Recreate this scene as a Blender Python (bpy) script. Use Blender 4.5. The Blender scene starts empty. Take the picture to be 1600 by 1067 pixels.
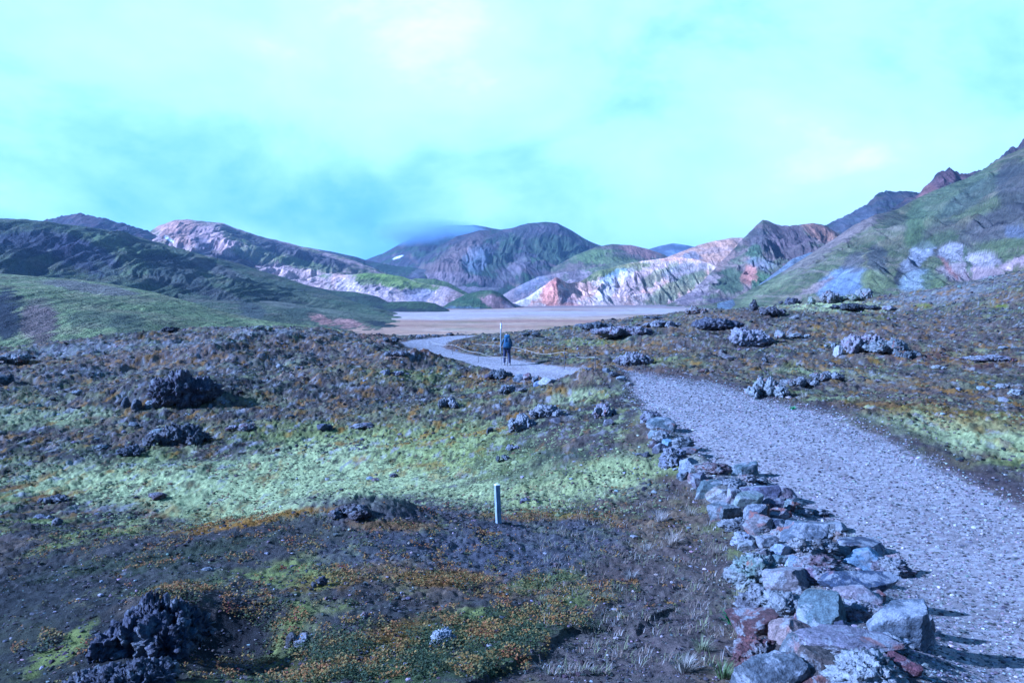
import bpy, bmesh, math, random
import numpy as np
from mathutils import Vector, Matrix, Euler

S = bpy.context.scene
COL = S.collection
# ------------------------------------------------------------------ camera
F = 1244.4                      # focal length in photo pixels (28 mm on 36 mm, 1600 px)
TH = math.atan((533.5 - 455.0) / F)
ct, st = math.cos(TH), math.sin(TH)
cd = bpy.data.cameras.new('camera'); cd.lens = 28; cd.sensor_width = 36
cd.clip_start = 0.1; cd.clip_end = 30000
cam = bpy.data.objects.new('camera', cd); COL.objects.link(cam)
cam.rotation_euler = (math.pi/2 - TH, 0, 0)
S.camera = cam
# ------------------------------------------------------------------ light and exposure
S.view_settings.view_transform = 'Standard'
S.view_settings.look = 'None'
S.view_settings.exposure = 1.12
S.view_settings.gamma = 1.0
S.view_settings.use_white_balance = True        # the photograph's cold white balance
S.view_settings.white_balance_temperature = 3800
S.view_settings.white_balance_tint = 23
SUN_EL = math.radians(29)
SUN_TO = Vector((-0.97, -0.23, 0)).normalized()
sd = Vector((SUN_TO.x*math.cos(SUN_EL), SUN_TO.y*math.cos(SUN_EL), math.sin(SUN_EL)))
sl = bpy.data.lights.new('sun', 'SUN'); sl.energy = 5.0; sl.angle = math.radians(0.6)
sl.color = (1.0, 0.95, 0.88)
sun = bpy.data.objects.new('sun', sl); COL.objects.link(sun)
sun.rotation_euler = (-sd).to_track_quat('-Z', 'Y').to_euler()
sun.location = sd*50
S.render.engine = 'CYCLES'
S.cycles.volume_step_rate = 4
S.cycles.max_bounces = 6
S.cycles.volume_bounces = 0

def pxdir(px, py):
    a = (px-800)/F; b = (533.5-py)/F
    return Vector((a, ct + b*st, -st + b*ct))
def at(px, py, D):
    d = pxdir(px, py)
    return d * (D/d.y)
def project(x, y, z):
    dep = np.maximum(y*ct - z*st, 1e-3)
    return 800 + F*x/dep, 533.5 - F*(y*st + z*ct)/dep

W = bpy.data.worlds.new('World'); S.world = W; W.use_nodes = True
nt = W.node_tree; N = nt.nodes; L = nt.links
for n in list(N): N.remove(n)
def nd(tree, t, **kw):
    n = tree.nodes.new(t)
    for k, v in kw.items(): setattr(n, k, v)
    return n
def mth(tree, op, a, b=None, clamp=False):
    n = tree.nodes.new('ShaderNodeMath'); n.operation = op; n.use_clamp = clamp
    for i, v in enumerate((a, b)):
        if v is None: continue
        if isinstance(v, (int, float)): n.inputs[i].default_value = v
        else: tree.links.new(v, n.inputs[i])
    return n.outputs[0]
def mixc(tree, fac, a, b, mode='MIX'):
    n = tree.nodes.new('ShaderNodeMix'); n.data_type = 'RGBA'; n.blend_type = mode
    if isinstance(fac, (int, float)): n.inputs[0].default_value = fac
    else: tree.links.new(fac, n.inputs[0])
    for i, v in ((6, a), (7, b)):
        if isinstance(v, (tuple, list)): n.inputs[i].default_value = (*v[:3], 1)
        else: tree.links.new(v, n.inputs[i])
    return n.outputs[2]
out = nd(nt, 'ShaderNodeOutputWorld'); bg = nd(nt, 'ShaderNodeBackground')
sky = nd(nt, 'ShaderNodeTexSky', sky_type='NISHITA', sun_disc=False)
sky.sun_elevation = SUN_EL; sky.sun_rotation = math.atan2(sd.x, sd.y)
sky.air_density = 1.0; sky.dust_density = 1.5
tc = nd(nt, 'ShaderNodeTexCoord')
def gauss(px, py, k, s):
    """soft bright or dark bank of cloud centred on one direction of the sky"""
    v = pxdir(px, py).normalized()
    vm = nd(nt, 'ShaderNodeVectorMath', operation='DOT_PRODUCT'); vm.inputs[1].default_value = v
    L.new(tc.outputs['Generated'], vm.inputs[0])
    e = mth(nt, 'MULTIPLY', mth(nt, 'SUBTRACT', vm.outputs['Value'], 1.0), k)
    return mth(nt, 'MULTIPLY', mth(nt, 'EXPONENT', e), s)
mp = nd(nt, 'ShaderNodeMapping'); mp.inputs['Scale'].default_value = (1.5, 1.5, 2.6)
mp.inputs['Rotation'].default_value = (0.0, 0.25, 0.0)
L.new(tc.outputs['Generated'], mp.inputs[0])
nz = nd(nt, 'ShaderNodeTexNoise'); nz.inputs['Scale'].default_value = 2.1; nz.inputs['Detail'].default_value = 9
nz.inputs['Roughness'].default_value = 0.56; nz.inputs['Distortion'].default_value = 0.35
L.new(mp.outputs[0], nz.inputs['Vector'])
val = mth(nt, 'MULTIPLY', mth(nt, 'SUBTRACT', nz.outputs['Fac'], 0.5), 1.0)
nzb = nd(nt, 'ShaderNodeTexNoise'); nzb.inputs['Scale'].default_value = 6.5; nzb.inputs['Detail'].default_value = 7; nzb.inputs['Roughness'].default_value = .55
L.new(mp.outputs[0], nzb.inputs['Vector'])
val = mth(nt, 'ADD', val, mth(nt, 'MULTIPLY', mth(nt, 'SUBTRACT', nzb.outputs['Fac'], 0.5), 0.30))
val = mth(nt, 'ADD', val, 0.41)
for g in [(760, -20, 11, .40), (100, 60, 60, .20), (560, 150, 60, .10), (1250, 250, 110, .14), (1040, 290, 160, .10),
          (470, 350, 9, -.27), (620, 400, 40, -.06), (1080, 170, 25, -.08), (20, 330, 14, -.05), (350, 60, 60, .08), (180, 210, 60, -.06), (950, 200, 150, -.06), (1050, 345, 200, .05), (1150, 180, 160, -.07), (1500, 380, 60, .06), (60, 250, 90, .05),
          (1560, 60, 40, .02), (760, 330, 120, -.05), (730, 310, 700, .12)]:
    val = mth(nt, 'ADD', val, gauss(*g))
sxyz = nd(nt, 'ShaderNodeSeparateXYZ'); L.new(tc.outputs['Generated'], sxyz.inputs[0])
val = mth(nt, 'SUBTRACT', val, mth(nt, 'MULTIPLY', mth(nt, 'SUBTRACT', sxyz.outputs['Z'], .42, True), 1.5))
val = mth(nt, 'SUBTRACT', val, mth(nt, 'MULTIPLY', mth(nt, 'SUBTRACT', .45, sxyz.outputs['Y'], True), .40))
cr = nd(nt, 'ShaderNodeValToRGB')
els = cr.color_ramp.elements
els[0].position = 0.0; els[0].color = (0.06, 0.15, 0.27, 1)
els[1].position = 1.0; els[1].color = (1.9, 1.6, 1.1, 1)
e = els.new(0.24); e.color = (0.32, 0.55, 0.55, 1)
e = els.new(0.48); e.color = (0.84, 0.98, 0.69, 1)
e = els.new(0.72); e.color = (1.05, 1.08, 0.76, 1)
L.new(val, cr.inputs[0])
skm = nd(nt, 'ShaderNodeVectorMath', operation='SCALE'); skm.inputs['Scale'].default_value = 0.10
L.new(sky.outputs[0], skm.inputs[0])
# thin spots let the clear sky through
fin = mixc(nt, 0.88, skm.outputs[0], cr.outputs[0])
SKY_STRENGTH = 0.58
L.new(fin, bg.inputs[0]); bg.inputs[1].default_value = SKY_STRENGTH
L.new(bg.outputs[0], out.inputs[0])

# ------------------------------------------------------------------ numpy noise
_G2 = np.array([[math.cos(a), math.sin(a)] for a in np.arange(16)*math.pi/8], dtype=np.float32)
_g3 = np.random.RandomState(5).normal(size=(64, 3)); _G3 = (_g3/np.linalg.norm(_g3, axis=1)[:, None]).astype(np.float32)
def _h(*a):
    h = np.zeros(a[0].shape, dtype=np.uint32)
    for v, k in zip(a, (374761393, 668265263, 2147483647, 1274126177)):
        h += v.astype(np.int64).astype(np.uint32)*np.uint32(k)
    h ^= h >> np.uint32(13); h *= np.uint32(1274126177); h ^= h >> np.uint32(16)
    return h
def pn2(x, y, seed=0):
    x = np.asarray(x, dtype=np.float64); y = np.asarray(y, dtype=np.float64)
    xi = np.floor(x); yi = np.floor(y)
    fx = (x-xi).astype(np.float32); fy = (y-yi).astype(np.float32)
    u = fx*fx*fx*(fx*(fx*6-15)+10); v = fy*fy*fy*(fy*(fy*6-15)+10)
    s = np.full(x.shape, seed*7919 + 13, dtype=np.int64)
    r = []
    for dy in (0, 1):
        for dx in (0, 1):
            g = _G2[_h(xi+dx, yi+dy, s) & np.uint32(15)]
            r.append(g[..., 0]*(fx-dx) + g[..., 1]*(fy-dy))
    a = r[0] + u*(r[1]-r[0]); b = r[2] + u*(r[3]-r[2])
    return (a + v*(b-a))*1.5
def fbm2(x, y, oct=4, seed=0, rough=.5, lac=2.03):
    t = 0; amp = 1; tot = 0
    for i in range(oct):
        t = t + amp*pn2(x, y, seed+i); tot += amp; amp *= rough; x = x*lac+17.3; y = y*lac-9.1
    return t/tot
def ridge2(x, y, oct=4, seed=0, rough=.5):
    t = 0; amp = 1; tot = 0
    for i in range(oct):
        t = t + amp*(1-np.abs(pn2(x, y, seed+i))*1.6); tot += amp; amp *= rough; x = x*2.03+7.3; y = y*2.03-3.1
    return t/tot
def pn3(x, y, z, seed=0):
    xi = np.floor(x); yi = np.floor(y); zi = np.floor(z)
    f = [(x-xi), (y-yi), (z-zi)]; w = [q*q*q*(q*(q*6-15)+10) for q in f]
    s = np.full(x.shape, seed*7919+3, dtype=np.int64)
    def c(dx, dy, dz):
        g = _G3[_h(xi+dx, yi+dy, zi+dz, s) & np.uint32(63)]
        return g[..., 0]*(f[0]-dx)+g[..., 1]*(f[1]-dy)+g[..., 2]*(f[2]-dz)
    l = lambda a, b, t: a+t*(b-a)
    return 1.6*l(l(l(c(0,0,0), c(1,0,0), w[0]), l(c(0,1,0), c(1,1,0), w[0]), w[1]),
             l(l(c(0,0,1), c(1,0,1), w[0]), l(c(0,1,1), c(1,1,1), w[0]), w[1]), w[2])
def fbm3(P, sc, oct=3, seed=0, rough=.5):
    t = 0; amp = 1; tot = 0
    for i in range(oct):
        q = P*sc*(2.03**i)+i*11.7
        t = t + amp*pn3(q[:, 0], q[:, 1], q[:, 2], seed+i); tot += amp; amp *= rough
    return t/tot
def sstep(a, b, x):
    t = np.clip((x-a)/(b-a), 0, 1); return t*t*(3-2*t)
def lerpc(c, col, w):
    return c + (np.asarray(col, dtype=np.float32)-c)*w[..., None]

# ------------------------------------------------------------------ object helpers
def mesh_np(name, V, Fc, cols=None, smooth=True):
    me = bpy.data.meshes.new(name); n = len(V); m = len(Fc); k = Fc.shape[1]
    me.vertices.add(n); me.vertices.foreach_set('co', np.ascontiguousarray(V, dtype=np.float32).ravel())
    me.loops.add(m*k); me.loops.foreach_set('vertex_index', np.ascontiguousarray(Fc, dtype=np.int32).ravel())
    me.polygons.add(m); me.polygons.foreach_set('loop_start', np.arange(0, m*k, k, dtype=np.int32))
    me.polygons.foreach_set('use_smooth', np.full(m, smooth, dtype=bool))
    me.update(calc_edges=True)
    if cols is not None:
        ca = me.color_attributes.new('Col', 'FLOAT_COLOR', 'POINT')
        c4 = np.ones((n, 4), dtype=np.float32); c4[:, :3] = np.clip(cols, 0, 1)
        ca.data.foreach_set('color', c4.ravel())
    return me
def link(name, me, mat=None, parent=None):
    o = bpy.data.objects.new(name, me); COL.objects.link(o)
    if mat is not None and me is not None and not me.materials: me.materials.append(mat)
    if parent is not None: o.parent = parent
    return o
def tag(o, label=None, cat=None, group=None, kind=None):
    if label: o['label'] = label
    if cat: o['category'] = cat
    if group: o['group'] = group
    if kind: o['kind'] = kind
    return o
def empty(name, loc=(0, 0, 0), rz=0):
    o = bpy.data.objects.new(name, None); COL.objects.link(o); o.location = loc; o.rotation_euler = (0, 0, rz)
    o.empty_display_size = .2
    return o

# ------------------------------------------------------------------ materials
def newmat(name, rough=.9, spec=.3):
    m = bpy.data.materials.new(name); m.use_nodes = True
    t = m.node_tree; b = t.nodes['Principled BSDF']
    b.inputs['Roughness'].default_value = rough; b.inputs['Specular IOR Level'].default_value = spec
    return m, t, b
def noise(t, scale, detail=5, rough=.6, vec=None, dist=0):
    n = t.nodes.new('ShaderNodeTexNoise'); n.inputs['Scale'].default_value = scale
    n.inputs['Detail'].default_value = detail; n.inputs['Roughness'].default_value = rough
    n.inputs['Distortion'].default_value = dist
    if vec is not None: t.links.new(vec, n.inputs['Vector'])
    return n.outputs['Fac']
def ramp(t, fac, stops):
    r = t.nodes.new('ShaderNodeValToRGB'); el = r.color_ramp.elements
    while len(el) < len(stops): el.new(.5)
    for e_, (p, c) in zip(el, stops):
        e_.position = p; e_.color = (*c, 1) if isinstance(c, tuple) else (c, c, c, 1)
    t.links.new(fac, r.inputs[0]); return r.outputs[0]
def bump(t, b, h, dist, strength=1.0):
    n = t.nodes.new('ShaderNodeBump'); n.inputs['Distance'].default_value = dist
    n.inputs['Strength'].default_value = strength
    t.links.new(h, n.inputs['Height']); t.links.new(n.outputs[0], b.inputs['Normal'])
def terrain_mat(name, sc, lo, hi, bd, sc2=None):
    m, t, b = newmat(name, .95, .15)
    a = nd(t, 'ShaderNodeAttribute', attribute_name='Col')
    g = nd(t, 'ShaderNodeNewGeometry').outputs['Position']
    n1 = noise(t, sc, 6, .7, g)
    n2 = noise(t, sc2 or sc*6, 4, .7, g)
    k = mth(t, 'ADD', mth(t, 'MULTIPLY', n1, .5), mth(t, 'MULTIPLY', n2, .5))
    f = ramp(t, k, [(.36, lo), (.64, hi)])
    t.links.new(mixc(t, 1.0, a.outputs['Color'], f, 'MULTIPLY'), b.inputs['Base Color'])
    bump(t, b, k, bd)
    return m
M_ground = terrain_mat('ground', 14, .45, 1.6, .035, 90)
M_path = terrain_mat('gravel path', 26, .58, 1.45, .02, 80)
M_valley = terrain_mat('valley floor', .10, .55, 1.45, .5, 1.2)
M_hill = terrain_mat('hill slopes', .06, .45, 1.6, 9.0, .35)

def rock_material(name, lichen, lich_amt, rust=0.0, pits=True):
    m, t, b = newmat(name, .82, .35)
    oi = nd(t, 'ShaderNodeObjectInfo'); tcn = nd(t, 'ShaderNodeTexCoord')
    add = nd(t, 'ShaderNodeVectorMath', operation='ADD')
    mul = nd(t, 'ShaderNodeVectorMath', operation='SCALE'); mul.inputs['Scale'].default_value = 37.0
    cmb = nd(t, 'ShaderNodeCombineXYZ')
    for i in range(3): t.links.new(oi.outputs['Random'], cmb.inputs[i])
    t.links.new(cmb.outputs[0], mul.inputs[0]); t.links.new(tcn.outputs['Object'], add.inputs[0]); t.links.new(mul.outputs[0], add.inputs[1])
    v = add.outputs[0]
    base = oi.outputs['Color']
    n1 = noise(t, 5, 6, .65, v, .4); n2 = noise(t, 26, 5, .7, v); n3 = noise(t, 90, 3, .6, v)
    c = mixc(t, 1.0, base, ramp(t, n2, [(.3, .35), (.7, 1.55)]), 'MULTIPLY')
    c = mixc(t, ramp(t, n1, [(.53-lich_amt*.3, 0.0), (.60-lich_amt*.3, .75)]), c, lichen)
    n4 = noise(t, 3.3, 4, .6, v, .8)
    if rust > 0:
        c = mixc(t, ramp(t, n4, [(.62-rust*.2, 0.0), (.70-rust*.2, .8)]), c, (.20, .075, .045))
    c = mixc(t, 1.0, c, ramp(t, n3, [(.3, .62), (.7, 1.35)]), 'MULTIPLY')
    if pits:
        vo = nd(t, 'ShaderNodeTexVoronoi'); vo.inputs['Scale'].default_value = 17
        t.links.new(v, vo.inputs['Vector'])
        pit = ramp(t, vo.outputs['Distance'], [(.16, 0.0), (.34, 1.0)])
        c = mixc(t, 1.0, c, ramp(t, vo.outputs['Distance'], [(.12, .3), (.32, 1.0)]), 'MULTIPLY')
        h = mth(t, 'ADD', mth(t, 'MULTIPLY', pit, .5), mth(t, 'ADD', n2, mth(t, 'MULTIPLY', n3, .3)))
    else:
        h = mth(t, 'ADD', n2, mth(t, 'MULTIPLY', n3, .35))
    t.links.new(c, b.inputs['Base Color'])
    bump(t, b, h, .02 if not pits else .03)
    return m
M_stone = rock_material('angular basalt', (.25, .25, .245), .12, .02, False)
M_pitted = rock_material('pitted lava', (.26, .26, .25), .25, .05, True)
M_lava = rock_material('lava outcrop', (.24, .24, .23), .25, .1, True)
M_darklava = rock_material('dark lava', (.17, .17, .165), .05, .0, True)

# ------------------------------------------------------------------ ground shape
VZ = -20.0
CP = [  # (photo x, photo y, distance ahead in m)
 # near band
 (0,1067,4.9),(250,1067,4.7),(400,1000,5.6),(500,1067,4.75),(700,950,6.8),(800,1067,4.75),(1000,1000,5.8),(1100,1067,4.8),(1300,1067,4.9),(1600,1067,4.85),
 (60,960,6.3),(0,870,8.6),(200,870,8.3),(900,900,8.0),(1100,900,8.0),(1500,950,7.0),(400,880,8.0),(600,870,8.3),
 (540,790,10.4),(440,803,10.4),(640,808,10.6),(780,815,11.0),(330,828,9.9),(120,838,10.2),(900,815,11.3),(860,801,12.1),(830,806,11.7),(1000,800,11.6),(1100,820,10.6),(1250,850,9.9),(1600,800,11.2),
 # hollow of moss behind the near mound
 (350,818,15.5),(150,815,15.2),(0,800,16),(500,775,16.6),(640,785,15.0),(800,775,14.2),(500,740,19),(300,740,19),(0,720,20.5),(700,740,17.8),(850,740,15.8),
 (300,690,23.5),(150,660,26),(0,650,27),(500,690,23),(700,690,21),(600,650,26),
 (850,660,20.5),(800,690,19),(1000,700,15.5),(950,740,14.3),(1000,640,20.5),(1150,700,15),(1400,700,14.8),(1600,715,14.0),
 # middle distance, left mound
 (280,610,32),(430,600,36),(100,600,34),(0,590,36),(560,600,35),(0,548,56),(100,537,57),(250,519,57),(340,515,57),(430,514,56),(520,518,58),(580,526,58),(640,545,56),
 (500,560,46),(300,560,45),(650,590,38),(700,620,30),(640,620,31),(600,560,48),
 # lower path
 (900,592,33.5),(830,577,40),(792,572,42),(750,560,46.5),(690,549,56),(660,541,63),(680,531,72),(730,523,82),(800,600,33),(780,620,28),(850,615,27),(900,625,24.5),
 (945,581,26.5),(980,594,28),(1060,594,27.5),(950,610,24),(960,660,18.5),
 # right side
 (1400,640,18.3),(1600,640,18.5),(1200,625,21.5),(1250,598,27),(1100,580,31),(1600,600,24),(1450,590,27),(1350,550,38),(1450,540,42),(1600,540,38),(1600,490,60),
 (1500,490,65),(1600,427,84),(1540,437,88),(1460,452,95),(1400,463,100),(1300,474,98),(1230,478,90),(1180,484,78),(1130,487,70),(1080,497,66),(1170,525,55),(1060,525,56),(1000,560,38),(1020,505,72),(930,505,84),(880,513,84),
 (950,530,62),(880,535,66),(850,550,56),(800,523,86),(900,560,46),(1300,500,76),
]
_tp = [at(*c) for c in CP]
_w = [np.array([math.atan2(p.x, p.y), math.log(math.hypot(p.x, p.y)), p.z]) for p in _tp]
# off-frame and under-camera support
for az in (-.78, -.4, 0, .4, .78): _w.append(np.array([az, math.log(1.2), -1.95])); _w.append(np.array([az, math.log(3.0), -2.15]))
for az, z in ((-.78, -3.4), (.78, -2.4)):
    for r in (8, 18): _w.append(np.array([az, math.log(r), z]))
_w.append(np.array([-.78, math.log(60), -4.4])); _w.append(np.array([.78, math.log(60), 1.0])); _w.append(np.array([.78, math.log(100), 7.0]))
for az, z in ((-.6,-9),(-.4,-8),(-.2,-8),(0,-9),(.1,-7),(.25,-4),(.4,-2.0),(.6,3.0)):
    _w.append(np.array([az, math.log(150), z]))
CPA = np.array(_w)
def _tps(r2):
    return np.where(r2 > 1e-12, r2*np.log(np.maximum(r2, 1e-12)), 0)
_n = len(CPA)
_K = _tps(((CPA[:, None, :2]-CPA[None, :, :2])**2).sum(-1)) + np.eye(_n)*0.004
_P = np.hstack([np.ones((_n, 1)), CPA[:, :2]])
_A = np.zeros((_n+3, _n+3)); _A[:_n, :_n] = _K; _A[:_n, _n:] = _P; _A[_n:, :_n] = _P.T
_sol = np.linalg.solve(_A, np.concatenate([CPA[:, 2], np.zeros(3)]))
def base_z(x, y):
    x = np.atleast_1d(np.asarray(x, dtype=np.float64)); y = np.atleast_1d(np.asarray(y, dtype=np.float64))
    az = np.clip(np.arctan2(x, y), -.8, .8); lr = np.log(np.maximum(np.hypot(x, y), 1.0)); q = np.minimum(lr, math.log(150))
    z = np.empty(x.shape)
    for i in range(0, len(z), 60000):
        s = slice(i, i+60000)
        k = _tps((az[s, None]-CPA[None, :, 0])**2 + (q[s, None]-CPA[None, :, 1])**2)
        z[s] = k @ _sol[:_n] + _sol[_n] + _sol[_n+1]*az[s] + _sol[_n+2]*q[s]
    far = sstep(math.log(105), math.log(330), lr)
    return z*(1-far) + VZ*far

PATH = [  # (x, y, half width)
 (5.1,-3,2.9),(5.15,5,2.7),(5.2,8,2.5),(5.4,11.5,2.1),(5.35,15,2.05),(5.25,20,1.85),(5.15,25,1.45),(4.9,28.5,1.25),(4.2,32,1.2),(2.9,35,1.3),(1.6,38,1.55),(.6,41,1.6),(-1.4,45.5,1.7),(-3.4,51,1.7),
 (-6.0,58,1.8),(-7.4,64,1.8),(-7.3,71,1.7),(-5.2,79,1.7),(-3.0,86,1.6),(2.0,100,1.5)]
WALL = [(3.05,20.5),(3.08,18.2),(3.2,15.6),(3.3,13.6),(3.45,12.3),(3.5,11.0),(3.35,9.6),(3.1,8.0),(2.95,7.0),(2.55,5.6),(2.3,4.9),(2.1,3.9)]
def poly_dist(x, y, pts):
    """signed distance to a polyline; returns |d|, value interpolated along it"""
    best = np.full(x.shape, 1e9); val = np.zeros(x.shape)
    for a, b in zip(pts[:-1], pts[1:]):
        dx, dy = b[0]-a[0], b[1]-a[1]; t = np.clip(((x-a[0])*dx+(y-a[1])*dy)/(dx*dx+dy*dy), 0, 1)
        d = np.hypot(x-a[0]-t*dx, y-a[1]-t*dy); m = d < best
        best = np.where(m, d, best)
        if len(a) > 2: val = np.where(m, a[2]+t*(b[2]-a[2]), val)
    return best, val
def path_mask(x, y):
    d, w = poly_dist(x, y, PATH)
    e = d - w + .22*fbm2(x*1.3, y*1.3, 3, 91) + .12*fbm2(x*6, y*6, 2, 92)
    return e
def wall_h(x, y):
    d, _ = poly_dist(x, y, WALL)
    wid = np.where(y < 13, .62, .34)
    return np.exp(-(d/wid)**2*1.2) * np.where(y < 14, .26, .10) * sstep(21.5, 20, y)
LEDGE = [(-.36,4.3),(-.11,4.78),(.19,5.3),(.39,5.9),(.64,6.1),(.96,6.05),(1.2,6.5)]

HUMPS = [(2.7, 27, 1.6, .34), (-2.0, 5.75, .55, -.30), (-2.75, 6.2, .5, .12), (-1.6, 5.1, .4, -.12), (-2.15, 10.2, .75, .22), (-1.5, 10.4, .5, .10), (-3.9, 9.2, 1.2, .08), (-7.4, 11.2, 1.0, .15), (-2.5, 20.5, 1.2, .15), (-13, 31, 2.8, .75), (-7.5, 36, 3, .75), (-17, 45, 3.5, .8), (-6, 44, 2.4, .7), (-11.5, 24, 1.4, .22), (-16, 52, 3, .4), (-9, 50, 2.5, .4), (17, 36, 2.5, .35), (12, 52, 3.5, .5), (22, 55, 4, .5), (9, 62, 3, .5), (28, 70, 5, .6), (13, 24, 1.6, .2), (1.6, 17, 1.1, .12)]
def rough_mask(px, py, r):
    """how rocky the crust is"""
    m = .45 + .35*fbm2(px/120., py/60., 3, 41)
    m = m + .5*sstep(25, 45, r)
    return np.clip(m, .1, 1.1)
def ground_height(x, y, fine=True):
    x = np.atleast_1d(np.asarray(x, dtype=np.float64)); y = np.atleast_1d(np.asarray(y, dtype=np.float64))
    z = base_z(x, y)
    r = np.hypot(x, y)
    e = path_mask(x, y)
    off = sstep(-.15, .9, e)
    near = sstep(3, 8, r)
    z = z + off*near*(.13*fbm2(x/3.1, y/3.1, 3, 11)) + off*.035*near*fbm2(x/.8, y/.8, 3, 12)
    # hummocks of overgrown lava from twenty metres on
    far = sstep(20, 42, r)*sstep(260, 130, r)
    big = ridge2(x/5.5, y/5.5, 4, 13, .6)
    z = z + off*far*(.48*(big-.62) + .34*fbm2(x/2.0, y/2.0, 4, 14, .62))
    z = z + wall_h(x, y)
    best = np.full(x.shape, 1e9); sd_ = np.zeros(x.shape)      # broken turf edge near the camera
    nl = .10*fbm2(x/.25, y/.25, 3, 88)
    for a, b in zip(LEDGE[:-1], LEDGE[1:]):
        dx, dy = b[0]-a[0], b[1]-a[1]; t = np.clip(((x-a[0])*dx+(y-a[1])*dy)/(dx*dx+dy*dy), 0, 1)
        d = np.hypot(x-a[0]-t*dx, y-a[1]-t*dy); m = d < best
        best = np.where(m, d, best); sd_ = np.where(m, np.sign((y-a[1])*dx-(x-a[0])*dy), sd_)
    z = z + .045*np.exp(-(best/.5)**2)*sstep(-.02, .02, sd_*best+nl)
    for (hx, hy, hr, hh_) in HUMPS: z = z + hh_*np.exp(-(((x-hx)/hr)**2+((y-hy)/(hr*.8))**2))
    z = z + .05*np.clip(-e/2, 0, 1)*0 - .06*sstep(.35, -.2, e)*sstep(200, 90, r)
    hol = np.exp(-(((x+3.5)/7)**2+((y-18)/4.0)**2))
    if fine:
        lump = np.abs(pn2(x/.16, y/.16, 21))*.7 + np.abs(pn2(x/.07, y/.07, 22))*.45 + pn2(x/.42, y/.42, 23)*.6 + np.abs(pn2(x/.3, y/.3, 24))*.5
        am = (.045*(1-.75*hol))*off + .004
        z = z + lump*am*np.clip(r/8, .6, 2.4)*sstep(160, 60, r)
    return z
def ground_at(x, y): return float(ground_height(np.array([x]), np.array([y]))[0])
_marchD = np.exp(np.linspace(math.log(2.6), math.log(145), 700))
def hit(px, py, dmin=0):
    """the point where the sight line of a photo pixel meets the ground"""
    d = pxdir(px, py); D = _marchD[_marchD > dmin]
    X = d.x/d.y*D; Z = d.z/d.y*D
    g = ground_height(X, D)
    k = np.argmax(g > Z)
    if not (g > Z).any(): k = len(D)-1
    return Vector((X[k], D[k], g[k]))

# ------------------------------------------------------------------ ground sheet (ground, path and valley are pieces of it)
rs = []
r = 1.3
while r < 9500:
    rs.append(r)
    if r < 3.5: r *= 1.02
    elif r < 60: r *= 1.0047
    elif r < 130: r *= 1.0062
    elif r < 400: r *= 1.02
    else: r *= 1.05
rs = np.array(rs)
def az_cols():
    a = list(np.linspace(-.66, .66, 1050))
    o = list(np.linspace(.66, math.pi, 60))[1:]
    return np.array([-q for q in o[::-1]][1:] + a + o)
azs = az_cols()
A_, R_ = np.meshgrid(azs, rs)
gx = (np.sin(A_)*R_).ravel(); gy = (np.cos(A_)*R_).ravel()
gz = ground_height(gx, gy)
gr = np.hypot(gx, gy)
PX, PY = project(gx, gy, gz)
vis = (gy > .5)
PX = np.where(vis, PX, 800+gx*100); PY = np.where(vis, PY, 1200)

# colours of the living ground: moss, crust, willow, bare soil
MOSS_L = (.46, .48, .23); MOSS = (.22, .235, .075); DMOSS = (.05, .065, .025); CRUST = (.062, .057, .050); PALEC = (.20, .19, .175)
OCHRE = (.24, .135, .035); RUST = (.17, .07, .035); SOIL = (.125, .104, .088); DRY = (.16, .12, .075); PURP = (.105, .078, .062)
n1 = fbm2(gx/2.2, gy/2.2, 5, 51); n2 = fbm2(gx/.7, gy/.7, 5, 52, .6); n3 = fbm2(gx/.22, gy/.22, 4, 53, .6)
n4 = fbm2(gx/5.0, gy/5.0, 4, 54); n5 = fbm2(gx/1.3+30, gy/1.3, 5, 55, .65); n6 = fbm2(gx/.09, gy/.09, 2, 56)
C = np.tile(np.array(CRUST, dtype=np.float32), (len(gx), 1))
C = lerpc(C, PURP, sstep(-.1, .4, n2+.4*n4)*.8)
C = lerpc(C, MOSS, sstep(-.02, .30, n1*.8+n2*.6)*(.8-.35*sstep(20, 28, gr)))
C = lerpc(C, DRY, sstep(.0, .4, n5)*.6)
C = lerpc(C, DMOSS, sstep(.1, .4, -n5+.4*n3)*.7)
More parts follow.
